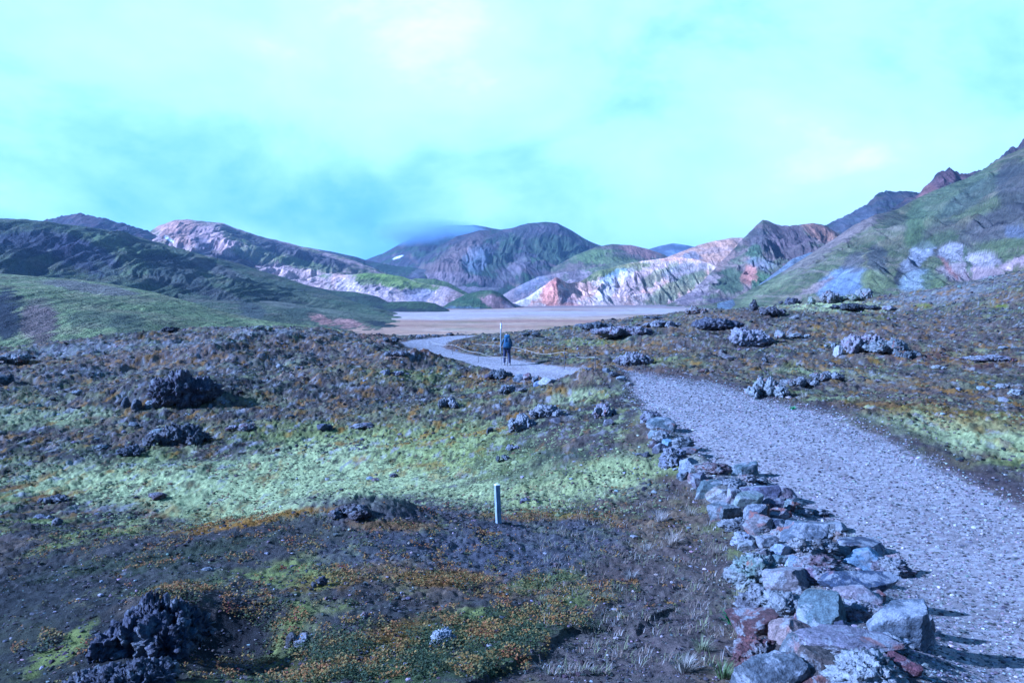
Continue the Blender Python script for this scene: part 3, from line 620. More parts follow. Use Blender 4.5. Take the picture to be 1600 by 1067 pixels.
hill('hill', [(280,448,760),(340,455,740),(380,461,720),(430,466,700),(470,474,680),(510,482,650),(550,488,620),(590,494,590),(625,501,560),(655,507,540)], [(280,330),(440,340),(560,362),(610,400),(655,500)],
     ((.10,.11,.05), (.13,.12,.07), (.06,.07,.035)), [(420,470,60,6,12,(.15,.14,.09),.8),(500,498,22,7,20,(.42,.23,.16),.9),(545,506,26,7,8,(.44,.25,.18),.9),(470,490,30,10,0,(.06,.07,.035),.8),(600,508,26,5,14,(.025,.03,.028),.9),(400,490,30,14,30,(.05,.055,.045),.7),(580,494,50,4,12,(.13,.14,.07),.8),(520,488,40,4,12,(.16,.16,.09),.7),(430,500,24,8,0,(.085,.095,.04),.8)],
     gul=(12, 36, .9), seed=91, power=.75, nu=420, nv=120)
# near green shoulder on the left
hill('hill', [(-200,415,430),(-60,424,420),(0,427,410),(60,432,405),(120,436,400),(180,444,390),(240,456,380),(300,472,365),(340,484,355),(380,494,345),(420,502,335),(460,506,330),(500,511,325),(530,516,320),(560,523,310)], [(-200,190),(200,190),(400,220),(560,270)],
     ((.17,.19,.07), (.20,.19,.085), (.11,.12,.05)), [(140,450,80,8,8,(.16,.13,.11),.7),(60,500,30,34,0,(.12,.075,.07),.8),(10,490,24,40,0,BLK,.95),(25,475,8,16,30,BLK,.9),(150,500,50,14,0,(.045,.05,.03),.6),(200,505,30,16,0,(.05,.055,.035),.6),(300,490,80,10,10,(.12,.14,.05),.6),(100,472,90,8,0,(.09,.10,.04),.5)],
     gul=(9, 30, .8), seed=95, power=.7, nu=420, nv=150, zf=-26, edge=.05)

# ------------------------------------------------------------------ rocks
_ico = {}
def ico(level):
    if level not in _ico:
        bm = bmesh.new(); bmesh.ops.create_icosphere(bm, subdivisions=level, radius=1.0)
        bm.verts.ensure_lookup_table()
        _ico[level] = (np.array([v.co[:] for v in bm.verts]), np.array([[v.index for v in f.verts] for f in bm.faces]))
        bm.free()
    return _ico[level]
def rotm(rng, tilt=.35):
    e = Euler((rng.uniform(-tilt, tilt), rng.uniform(-tilt, tilt), rng.uniform(0, 6.28)))
    return np.array(e.to_matrix())
def stone_shape(seed, kind, level=4):
    """unit stone: 'ang' = broken block, 'slab' = flat block, 'lava' = clinkery pitted lump"""
    rng = np.random.RandomState(seed); d, f = ico(level)
    if kind in ('ang', 'slab'):
        k = rng.randint(9, 14)
        nrm = rng.normal(size=(k, 3)); nrm /= np.linalg.norm(nrm, axis=1)[:, None]
        nrm = np.vstack([nrm, np.eye(3), -np.eye(3)]); h = np.concatenate([rng.uniform(.62, .95, k), rng.uniform(.75, 1.0, 6)])
        dn = d @ nrm.T
        r = np.min(np.where(dn > .05, h/np.maximum(dn, .05), 9), axis=1); r = np.minimum(r, 1.35)
        P = d*r[:, None]
        P = P + d*(fbm3(P, 1.6, 3, seed)*.13 + fbm3(P, 7, 3, seed+1)*.045)[:, None]
    else:
        n_ = fbm3(d, 1.3, 2, seed)*.45
        b_ = np.abs(fbm3(d, 3.0, 3, seed+2, .6))
        P = d*(.86 + n_ + .50*(b_-.12))[:, None]
        c = np.abs(fbm3(P, 8.0, 3, seed+3, .65))
        P = P + d*((c-.15)*.42)[:, None]
        P = P + fbm3(P, 2.5, 2, seed+5)[:, None]*.22 + d*(np.abs(fbm3(P, 5.0, 2, seed+8))*.3)[:, None]
    return P, f
def rock_mesh(name, parts, smooth=True):
    Vs = []; Fs = []; o = 0
    for (P, f) in parts:
        Vs.append(P); Fs.append(f+o); o += len(P)
    return mesh_np(name, np.vstack(Vs), np.vstack(Fs), smooth=smooth)
RC = {'grey': (.105,.103,.10), 'bluegrey': (.085,.092,.10), 'darkblue': (.04,.05,.068), 'pale': (.17,.168,.16), 'white': (.29,.285,.275), 'pink': (.145,.128,.125), 'tan': (.16,.128,.10),
      'brown': (.12,.09,.08), 'darkbrown': (.06,.047,.043), 'red': (.085,.038,.034), 'rust': (.115,.06,.04), 'black': (.018,.018,.02), 'dark': (.06,.06,.065), 'brightblue': (.16,.20,.235), 'mossy': (.10,.12,.05)}
def place_rock(px, py, w, h, kind, col, name, label, cat, mat, seed, group=None, lumps=1, level=4, lift=.25, flat=.85, dmin=0):
    rng = np.random.RandomState(seed*31+7)
    pb = min(py + h*.38, 1150); p = hit(px, pb, dmin)
    while p.y > 108 and pb < py+40: pb += 2; p = hit(px, pb, dmin)
    D = p.y
    sx = w*.5*D/F; sz = (h*.5+(pb-py-h*.38)*.5)*D/F*flat; sy = .5*(sx+sz)*rng.uniform(.85, 1.15)
    x = (px-800)/F*D*1.0
    parts = []
    if lumps == 1:
        P, f = stone_shape(seed, kind, level)
        P = P @ rotm(rng).T
        P = P/np.abs(P).max(0)*[sx, sy, sz]
        parts.append((P, f))
    else:
        big_ = lumps > 3
        for i in range(int(lumps*2.6) if big_ else lumps):
            P, f = stone_shape(seed*17+i, 'lava' if rng.uniform() < .6 else 'ang', (5 if w > 110 else 4) if big_ else level)
            P = P @ rotm(rng, .6).T
            t = rng.uniform(-1, 1); k = rng.uniform(.36, .62)*(1.15-.5*abs(t))*(.62 if big_ else 1)
            hz = sz*(1-.6*t*t)
            P = P/np.abs(P).max(0)*[max(sx*k, hz*.5), max(sx*k, sz*.6)*rng.uniform(.7, 1), hz*rng.uniform(.55, 1.05)]
            P = P + [t*sx*.72, rng.uniform(-.7, .7)*sy, -sz*.15 + rng.uniform(-.1, .3)*sz*(1-abs(t))]
            if big_:      # one jagged crust over all the lumps
                cen = P.mean(0); rad = P-cen; L_ = np.linalg.norm(rad, axis=1, keepdims=True)+1e-9; fq = 1.6/max(sz, sx*.25)
                nn = np.abs(fbm3(P+seed, fq, 4, seed, .7)); n2_ = fbm3(P+seed, fq*3.1, 2, seed+4)
                P = P + rad/L_*((.22-nn*1.3)*sz*.75 + n2_*sz*.22)[:, None]
            parts.append((P, f))
    me = rock_mesh(name, parts)
    if kind != 'lava': me.set_sharp_from_angle(angle=.42)
    o = link(name, me, mat)
    gzz = ground_at(x, D)
    o.location = (x, D, gzz + sz*(lift if lumps == 1 else .45))
    o.color = (*[c*rng.uniform(.88, 1.12) for c in RC[col]], 1) if isinstance(col, str) else (*col, 1)
    tag(o, label, cat, group)
    return o

# stones of the low border beside the path: x, y, width, height in the photograph, shape, colour
BS = [(1018,648,22,20,'lava','bluegrey'),(1036,657,34,18,'slab','bluegrey'),(1048,666,18,10,'ang','grey'),(1022,677,12,12,'ang','pale'),(1036,677,22,18,'lava','pale'),
(1026,689,16,16,'lava','darkbrown'),(1034,696,18,14,'ang','pink'),(1047,690,14,14,'ang','brightblue'),(1067,687,28,20,'lava','dark'),(1054,705,34,34,'lava','pale'),(1078,702,26,12,'slab','bluegrey'),
(1070,739,14,16,'ang','darkblue'),(1081,720,24,20,'ang','pale'),(1098,727,28,16,'lava','grey'),(1118,729,40,16,'lava','brown'),(1085,743,14,14,'ang','brown'),(1098,746,22,22,'ang','grey'),
(1113,758,32,24,'ang','bluegrey'),(1168,731,34,28,'ang','bluegrey'),(1148,752,30,20,'lava','grey'),(1134,768,36,22,'slab','tan'),(1174,746,20,14,'lava','red'),(1190,748,24,12,'lava','black'),
(1135,790,34,32,'ang','grey'),(1154,770,22,26,'ang','grey'),(1172,778,34,30,'ang','pale'),(1195,766,46,24,'slab','bluegrey'),(1233,768,26,26,'ang','pink'),(1243,787,28,24,'lava','pale'),
(1186,795,24,28,'ang','bluegrey'),(1200,792,14,28,'ang','rust'),(1223,801,28,14,'slab','rust'),(1158,812,44,26,'lava','grey'),(1194,816,36,24,'ang','pink'),(1222,816,30,16,'ang','darkblue'),
(1262,824,50,42,'ang','bluegrey'),(1310,821,32,14,'slab','grey'),(1168,836,26,22,'lava','white'),(1178,848,30,16,'slab','grey'),(1190,877,60,62,'lava','pale'),(1205,840,30,24,'ang','pink'),
(1229,852,26,22,'ang','brightblue'),(1231,869,20,20,'ang','bluegrey'),(1226,828,22,20,'lava','brown'),(1249,872,20,16,'ang','brightblue'),(1258,848,32,24,'lava','pale'),(1290,852,44,24,'lava','grey'),
(1303,833,34,20,'lava','pale'),(1322,839,24,22,'lava','brown'),(1352,850,48,26,'ang','darkblue'),(1362,870,56,34,'ang','brightblue'),(1402,877,52,36,'lava','grey'),(1288,874,60,26,'lava','brown'),
(1283,892,60,32,'lava','pink'),(1246,897,56,38,'ang','pink'),(1348,902,84,38,'slab','darkblue'),(1350,920,50,24,'ang','pale'),(1302,940,60,60,'ang','bluegrey'),(1236,930,58,44,'lava','pale'),
(1192,926,50,48,'lava','grey'),(1191,962,60,46,'ang','red'),(1190,1002,58,50,'lava','red'),(1345,945,44,36,'lava','white'),(1375,930,24,14,'ang','rust'),(1420,962,70,74,'ang','bluegrey'),
(1456,966,26,46,'slab','pink'),(1240,975,54,36,'slab','tan'),(1330,975,26,24,'ang','darkblue'),(1290,985,42,34,'lava','grey'),(1342,990,100,34,'slab','pink'),(1212,1036,80,68,'slab','bluegrey'),
(1258,1000,36,40,'ang','bluegrey'),(1290,1025,68,48,'ang','darkbrown'),(1297,1050,50,24,'ang','rust'),(1370,1030,88,58,'lava','white'),(1432,1036,36,34,'ang','red'),(1240,1066,60,30,'lava','brown'),
(1352,1068,70,26,'slab','pale'),(1404,1004,44,26,'lava','pale'),(1452,1006,40,18,'slab','grey'),(1153,893,26,24,'lava','darkbrown'),(1200,860,20,20,'lava','grey'),(1270,1010,30,24,'lava','grey'),
(1135,748,20,14,'lava','dark'),(1212,782,22,20,'ang','grey'),(1262,800,22,14,'lava','brown'),(1318,900,30,18,'lava','grey'),(1385,905,34,18,'lava','dark'),(1320,862,26,16,'ang','grey'),
(1250,940,26,24,'ang','grey'),(1395,1050,36,24,'lava','brown'),(1268,958,28,22,'ang','darkblue'),(1290,800,18,12,'lava','dark'),(1350,1100,120,50,'ang','grey'),(1230,1110,100,50,'lava','pale')]
CN = {'grey':'mid grey','bluegrey':'blue grey','darkblue':'dark blue','pale':'pale grey','white':'whitish','pink':'pinkish grey','tan':'tan','brown':'brown','darkbrown':'very dark brown','red':'dark red','rust':'rusty orange','black':'black','dark':'charcoal','brightblue':'light blue'}
TN = {'ang':'angular', 'slab':'flat slab-like', 'lava':'rough pitted'}
ORD = 'nearest second third fourth fifth sixth seventh eighth ninth tenth eleventh twelfth thirteenth fourteenth'.split()
# describe each stone by look, and where looks repeat by its rank from the camera among its look-alikes
grp = {}
for i, b in enumerate(BS): grp.setdefault((b[4], b[5]), []).append((-(b[1]+b[3]*.4), i))
blab = {}
for (sh, co), l_ in grp.items():
    l_.sort()
    for k, (_, i) in enumerate(l_):
        base_ = f"{CN[co]} {TN[sh]} stone"
        if len(l_) == 1: blab[i] = f"only {base_} in the stone border beside the path"
        else: blab[i] = f"{(ORD[k] + (' nearest' if k else '')) if k < len(l_)-1 else 'farthest'} {base_} of the border beside the path"
blab[61] = 'dark red lumpy stone with grey patches at the left foot of the border'
blab[60] = 'smooth dark red angular stone capping the left edge of the border'
MATS = {'ang': M_stone, 'slab': M_stone, 'lava': M_pitted}
for i, (px, py, w, h, sh, co) in enumerate(BS):
    place_rock(px, py, w*1.58, h*1.5, sh, co, 'border_stone', blab[i], 'stone', MATS[sh], 100+i, 'stones of the low border along the path', level=5 if (w > 30 or sh != 'lava') else 4, lift=.28 if sh != 'slab' else .35, flat=.95)

# lava outcrops and loose rocks on the ground
OC = [(285,600,92,52,'lava','dark',12,'large dark mound of lava clinker on the left rise'),
(192,626,16,24,'ang','dark',1,'upright pointed dark rock, left of a pair on the left slope'),(209,626,16,22,'ang','dark',1,'upright blunt dark rock, right of a pair on the left slope'),(232,630,20,13,'lava','bluegrey',1,'low bluish rock just right of the pair of upright rocks'),
(195,659,30,17,'lava','dark',2,'rounded dark rock with a long shadow below the upright pair'),(272,675,80,38,'lava','dark',9,'craggy dark rock heap with light blue facets on the left slope'),
(238,676,22,16,'ang','bluegrey',1,'light blue grey faceted stone on the left flank of the craggy heap'),(152,695,20,10,'lava','bluegrey',1,'small blue grey rock in moss left of the craggy heap'),(195,703,44,18,'lava','dark',4,'low dark knobbly outcrop below the craggy heap'),
(113,615,24,10,'lava','grey',2,'small grey rock in moss on the far left slope'),(262,514,30,10,'lava','black',3,'black pointed rocks on the skyline of the left rise'),(410,512,32,9,'lava','mossy',4,'moss capped lava knob on the skyline of the left rise'),
(4,590,26,18,'lava','dark',3,'dark rock cut by the left edge of the picture'),(20,560,50,14,'lava','grey',4,'pale grey lava ledge near the left edge'),(454,510,3,6,'ang','black',1,'tiny dark upright stone on the skyline beside the mossy knob'),
(435,570,16,10,'lava','grey',2,'small grey rock near the crest of the left rise'),(468,575,14,9,'lava','grey',2,'grey knob right of another on the upper left rise'),(610,581,34,12,'lava','bluegrey',4,'blue grey lava knob in the dark hollow left of the path'),(697,629,34,18,'lava','grey',4,'grey lava heap in the grassy dip left of centre'),
(560,663,40,12,'lava','grey',3,'flat grey rocks sunk in moss at middle left'),(505,666,24,12,'lava','dark',2,'dark rock at the left end of the flat grey rocks'),(380,666,50,12,'lava','brown',4,'brownish low outcrop right of the craggy heap'),
(610,530,22,12,'lava','dark',3,'dark knob on the skyline left of the path'),(620,554,34,12,'lava','bluegrey',4,'blue grey rocks on the bank left of the far path'),(655,524,22,9,'lava','grey',3,'grey rocks where the far path meets the plain'),(703,521,13,6,'lava','black',1,'black rock beside the far bend of the path'),(680,524,18,5,'lava','dark',2,'flat dark rocks left of the black one by the far bend'),
(782,583,36,22,'lava','dark',5,'dark clinkery rock just below the hiker'),(762,586,22,10,'lava','dark',2,'low dark rocks left of the clinkery rock below the hiker'),(810,590,20,16,'ang','bluegrey',1,'blue grey block right of the rock below the hiker'),(824,589,12,12,'ang','brown',1,'brown block in the pile below the hiker'),
(835,592,12,10,'ang','grey',1,'grey block in the pile below the hiker'),(854,594,26,12,'slab','white',1,'whitish flat stone at the right end of the pile below the hiker'),(838,598,9,10,'ang','brightblue',1,'small bright blue stone in the pile below the hiker'),(797,606,30,20,'lava','bluegrey',4,'blue grey rock below the pile with a dark shadow'),(822,606,26,10,'lava','brown',2,'brown rock right of the shadowed rock below the pile'),
(720,588,14,7,'lava','dark',2,'small dark rocks left of the pile below the hiker'),(816,658,42,28,'lava','pale',6,'pale lichened lava outcrop on the slope in the centre'),(856,640,50,22,'lava','pale',6,'pale long lava outcrop above and right of the central one'),(868,655,18,12,'ang','grey',1,'grey block under the pale long outcrop'),
(800,668,12,16,'lava','pink',1,'pinkish rock at the foot of the central pale outcrop'),(803,698,22,12,'lava','grey',3,'grey rocks between the central outcrop and the post'),(785,713,22,16,'lava','grey',3,'lowest grey lava knob on the slope above the post'),(765,671,10,10,'ang','dark',1,'small dark block on the moss left of the central outcrop'),
(945,640,32,26,'lava','pale',4,'pale lava outcrop left of the start of the border'),(953,657,18,14,'ang','grey',1,'grey stone under the outcrop near the border start'),(1010,709,28,10,'lava','dark',2,'dark flat rock just left of the border'),(947,579,12,8,'ang','bluegrey',1,'blue grey stone on the mound at the path bend'),
(960,585,16,10,'lava','dark',1,'dark stone on the mound at the path bend'),(972,591,16,7,'slab','pale',1,'pale flat stone on the mound at the path bend'),(985,600,12,6,'lava','brown',1,'brown stone at the right foot of the mound at the bend'),(922,576,16,6,'lava','dark',1,'dark low stone on the far side of the path bend'),
(1200,604,54,36,'lava','pale',8,'pale rugged lava outcrop on the right edge of the path'),(1252,596,50,16,'lava','grey',5,'low grey rocks linking two outcrops right of the path'),(1292,585,44,18,'lava','grey',6,'grey lava ridge behind the outcrop at the path edge'),(992,559,58,22,'lava','grey',9,'grey clinkery lava hump beyond the path bend'),
(1168,521,64,32,'lava','pale',8,'tall pale crag on the rocky rise right of the valley view'),(1120,504,70,20,'lava','dark',8,'dark broken lava crust left of the tall pale crag'),(1088,485,34,14,'lava','rust',5,'reddish brown scoria knoll on the rise'),(1345,532,56,34,'lava','pale',6,'big pale blocky outcrop in the right middle ground'),
(1312,546,14,20,'ang','white',1,'whitish upright stone left of the big blocky outcrop'),(1300,540,18,12,'lava','pale',2,'pale rock behind the whitish upright stone'),(1388,538,60,24,'lava','grey',7,'grey clinker ridge right of the big blocky outcrop'),(1425,549,34,20,'lava','dark',4,'dark knob ending the clinker ridge on the right'),
(1467,572,26,10,'lava','pale',2,'pale low rock below the end of the clinker ridge'),(1550,556,70,12,'lava','grey',7,'long low grey lava ledge at the right'),(1578,541,30,9,'lava','grey',3,'grey lava knob near the right edge'),(1197,563,10,9,'ang','black',1,'small black rock on brown ground behind the path'),
(1500,607,14,8,'ang','pale',1,'leftmost pale stone of the scatter near the right edge'),(1535,604,14,8,'ang','pale',1,'second pale stone of the scatter near the right edge'),(1572,601,26,12,'lava','pale',1,'pale rough block of the scatter by the right edge'),(1592,611,26,14,'lava','white',1,'whitish block cut by the right edge'),(1573,624,16,10,'ang','pale',1,'lowest pale stone of the scatter near the right edge'),
(932,510,50,14,'lava','dark',6,'dark lava crag at the left end of the far rocky ridge'),(1018,494,28,9,'lava','dark',3,'dark crag on top of the far rocky ridge'),(975,516,90,18,'lava','grey',11,'long grey broken crust of the far rocky ridge'),(1035,505,50,13,'lava','grey',5,'grey crust at the right end of the far rocky ridge'),
(905,508,14,6,'lava','bluegrey',1,'small rock left of the far rocky ridge'),(830,521,30,6,'lava','dark',3,'flat dark rocks on the edge above the plain'),(775,531,12,5,'lava','pale',2,'pale rocks in grass behind the hiker'),
(1180,475,18,24,'lava','black',3,'tall black spire of lava on the right rise'),(1204,487,36,16,'lava','dark',5,'dark rubble right of the black spire'),(1235,468,30,8,'lava','dark',4,'low dark lava at the left end of the mossy shelf'),(1271,461,13,14,'lava','mossy',2,'small stacked lava knob on the mossy shelf'),
(1296,459,26,18,'lava','grey',4,'stepped lava tower in the middle of the mossy shelf'),(1328,464,38,11,'lava','mossy',5,'flat mossy lava block on the shelf'),(1350,458,24,22,'lava','pale',4,'pale bushy-looking lava pillar at the right end of the shelf'),(1335,481,64,12,'lava','black',7,'black broken edge of the mossy shelf'),(1390,480,26,10,'lava','pale',3,'pale rocks right of the black edge of the shelf'),
(1220,520,18,16,'lava','pale',1,'pale leaning rock right of the tall pale crag'),(1250,524,34,9,'lava','pale',3,'pale flat rocks on the right middle slope'),(1130,558,40,6,'lava','brown',3,'brown rubble above the path'),(1105,580,22,8,'lava','rust',3,'reddish stones on the bank above the path'),
(230,962,118,118,'lava','dark',9,'big dark rugged boulder at the lower left casting a deep shadow'),(165,1056,150,60,'lava','dark',9,'dark rough rock under the big boulder at the bottom left'),(448,999,18,26,'ang','dark',1,'left half of the split dark stone on the willow mat'),(463,996,20,22,'slab','grey',1,'right half of the split dark stone, lit on its face'),
(494,911,26,18,'lava','dark',2,'dark stone with pale spots in a hollow of the near mound'),(688,990,42,40,'lava','white',1,'pitted pale grey lava stone among the orange willow leaves'),(564,960,14,15,'lava','grey',1,'small grey pitted stone left of the pale pitted one'),(315,887,22,9,'lava','bluegrey',1,'small bluish stone on the near slope above the big boulder'),
(58,801,34,13,'lava','bluegrey',3,'bluish rock in moss near the left edge, left of a pair'),(84,812,28,19,'lava','dark',3,'dark rock in moss near the left edge, right of a pair'),(76,778,46,12,'lava','dark',4,'dark low rock behind the pair in the moss at left'),(242,772,34,10,'lava','darkbrown',3,'dark brown low knob in the moss hollow at left'),
(822,780,16,8,'lava','bluegrey',1,'flat grey stone on the grass right of the marker post'),(575,746,11,7,'ang','brightblue',1,'bluish stone in the bright moss hollow'),(585,742,5,4,'ang','dark',1,'tiny dark stone behind the bluish stone in the moss'),(613,741,14,8,'lava','dark',1,'dark stone right of the bluish stone in the moss'),(584,749,12,8,'ang','brown',1,'brown stone touching the bluish stone in the moss'),
(550,795,66,22,'lava','darkbrown',5,'dark crumbly hump on the crest of the near mound'),(995,838,14,8,'ang','bluegrey',1,'small blue stone on bare soil left of the border'),(150,1010,16,10,'ang','bluegrey',1,'light blue stone in shade above the bottom left rock')]
for i, (px, py, w, h, sh, co, n, lab) in enumerate(OC):
    nm = 'lava_outcrop' if n > 3 else ('lava_rock' if sh == 'lava' else 'rock')
    mt = M_darklava if co in ('dark', 'black', 'darkbrown') else (M_lava if sh == 'lava' else M_stone)
    place_rock(px, py, w*(1.3 if n > 1 else 1.15), h*(1.12 if n > 1 else 1.15), sh, co, nm, lab, 'rock', mt, 400+i, 'lava rocks scattered over the moor', lumps=n, level=5 if h > 30 else 4, lift=.3, flat=1.0)

# pale pebbles lying singly on moss and soil
PB = {'small white stone lying on the moss hollow': [(507,750,9,7),(706,684,8,6),(433,792,6,4),(700,738,4,3),(460,748,4,4),(620,735,4,3)],
      'small white stone on the slope left of the border': [(894,748,7,6),(816,745,7,6),(966,767,8,5),(899,720,7,4),(933,795,5,4),(957,700,6,4),(1026,767,12,6),(909,727,6,4),(978,738,6,5),(885,733,5,4),(948,710,5,4),(930,690,5,4),(1058,733,8,6),(1087,762,8,5),(1035,782,5,4)],
      'small white stone on the near dark mound': [(143,930,10,8),(145,910,6,5),(409,861,8,6),(293,914,6,6),(420,925,4,4)],
      'small white stone on brown ground right of the path': [(1478,647,8,6),(1392,620,7,5),(1290,625,6,4),(1235,620,12,5),(1350,690,6,4),(1400,712,8,5),(1455,735,8,5),(1520,745,7,4),(1385,700,5,4),(1440,725,6,5),(1560,770,9,5),(1330,668,6,4),(1300,650,6,4),(1500,760,6,4),(1580,742,6,4)],
      'small white stone on the left rise': [(287,646,5,3),(292,648,5,3),(284,649,4,3),(303,648,3,2),(345,628,8,4)]}
ORD2 = 'first second third fourth fifth sixth seventh eighth ninth tenth eleventh twelfth thirteenth fourteenth'.split()
k = 0
for lab, l_ in PB.items():
    l_.sort(); sub_ = lab.replace('small white stone', 'small white stones')
    for q_, (px, py, w, h) in enumerate(l_):
        k += 1; lb = ('leftmost' if q_ == 0 else 'rightmost' if q_ == len(l_)-1 else ORD2[q_]+' from left') + ' of the ' + sub_
        place_rock(px, py, w, h, 'ang', 'white', 'pebble', lb, 'pebble', M_stone, 800+k, lab.replace('small white stone', 'small white stones'), level=3, lift=.35)

# ------------------------------------------------------------------ loose gravel, rubble and ground cover
def attr_mat(name, rough=.9, nz_=None):
    m, t, b = newmat(name, rough, .2)
    a = nd(t, 'ShaderNodeAttribute', attribute_name='Col')
    t.links.new(a.outputs['Color'], b.inputs['Base Color'])
    if nz_:
        g = nd(t, 'ShaderNodeNewGeometry').outputs['Position']; h = noise(t, nz_, 3, .6, g)
        bump(t, b, h, .01)
    return m
M_scatter = attr_mat('gravel', .85, 120); M_leaf = attr_mat('leaves', .75)
def scatter_lumps(name, x, y, size, cols, label, cat, seed, lvl=1, sink=.25, flat=.65):
    rng = np.random.RandomState(seed); d, f = ico(lvl)
    if lvl == 1 : pass
    n = len(x); z = ground_height(x, y)
    jit = d[None] * rng.uniform(.7, 1.2, (n, len(d), 1)); a = rng.uniform(0, 6.28, n); ca, sa = np.cos(a), np.sin(a)
    sc = np.stack([size*rng.uniform(.7, 1.4, n), size*rng.uniform(.6, 1.1, n), size*rng.uniform(.45, 1., n)*flat], 1)
    P = jit*sc[:, None, :]
    X = P[..., 0]*ca[:, None]-P[..., 1]*sa[:, None]+x[:, None]; Y = P[..., 0]*sa[:, None]+P[..., 1]*ca[:, None]+y[:, None]; Z = P[..., 2]+(z+size*sink)[:, None]
    Vv = np.stack([X, Y, Z], -1).reshape(-1, 3); Ff = (f[None]+(np.arange(n)*len(d))[:, None, None]).reshape(-1, 3)
    me = mesh_np(name, Vv, Ff, np.repeat(cols, len(d), 0), smooth=False)
    return tag(link(name, me, M_scatter), label, cat, None, 'stuff')
rng = np.random.RandomState(77)
# pale chips on the path, crowded along its borders
n = 110000
yy = np.exp(rng.uniform(math.log(3.6), math.log(36), n)); xx = 5.3 + rng.uniform(-3.4, 3.2, n)
e = path_mask(xx, yy)
keep = (e < .25) & ((rng.uniform(size=n) < .55) | (np.abs(e+.1) < .35))
keep |= (e >= .25) & (e < 1.1) & (rng.uniform(size=n) < .10)
xx, yy = xx[keep], yy[keep]; n = len(xx)
sz = np.exp(rng.normal(-5.05, .5, n)); sz = np.clip(sz*(.9+yy/16), .003, .03)
br = rng.choice([.05, .11, .18, .28, .46], n, p=[.20, .27, .29, .18, .06])
cc = br[:, None]*np.array([1, .93, .88])[None]*rng.uniform(.85, 1.15, (n, 3))
scatter_lumps('gravel', xx, yy, sz, cc, 'loose grey and white gravel covering the path', 'gravel', 1)
# lava rubble over the moor
n = 34000
aa = rng.uniform(-.64, .64, n); rr = np.exp(rng.uniform(math.log(13), math.log(112), n)); xx, yy = np.sin(aa)*rr, np.cos(aa)*rr
e = path_mask(xx, yy); m = fbm2(xx/3.3, yy/3.3, 4, 201)*1.0 + fbm2(xx/.9, yy/.9, 3, 202)*.6
hol = np.exp(-(((xx+3.5)/6)**2+((yy-18)/3.5)**2))
keep = (e > .25) & (m + .25*sstep(25, 50, rr) - .8*hol > .16)
xx, yy, rr = xx[keep], yy[keep], rr[keep]; n = len(xx)
sz = np.clip(np.exp(rng.normal(-3.65, .5, n)), .01, .075)*(.6+rr/34)
br = rng.choice([.02, .045, .09, .15], n, p=[.36, .28, .22, .14])
cc = br[:, None]*np.array([1, .95, .93])[None]*rng.uniform(.8, 1.2, (n, 3))
scatter_lumps('lava_rubble', xx, yy, sz, cc, 'broken lava rubble strewn over the mossy moor', 'rubble', 2, sink=.1, flat=.8)
# crumbs of soil and grit on the near ground
n = 60000
aa = rng.uniform(-.64, .3, n); rr = np.exp(rng.uniform(math.log(4.2), math.log(15), n)); xx, yy = np.sin(aa)*rr, np.cos(aa)*rr
e = path_mask(xx, yy); keep = (e > .1) & (rng.uniform(size=n) < .35+.6*fbm2(xx, yy, 3, 203))
xx, yy, rr = xx[keep], yy[keep], rr[keep]; n = len(xx)
sz = np.clip(np.exp(rng.normal(-5.0, .5, n))*(.6+rr/12), .003, .035)
br = rng.choice([.03, .06, .11, .28], n, p=[.36, .32, .26, .06])
cc = br[:, None]*np.array([1, .88, .82])[None]*rng.uniform(.8, 1.2, (n, 3))
scatter_lumps('soil_crumbs', xx, yy, sz, cc, 'dark crumbs of soil and cinder on the near ground', 'soil', 3)

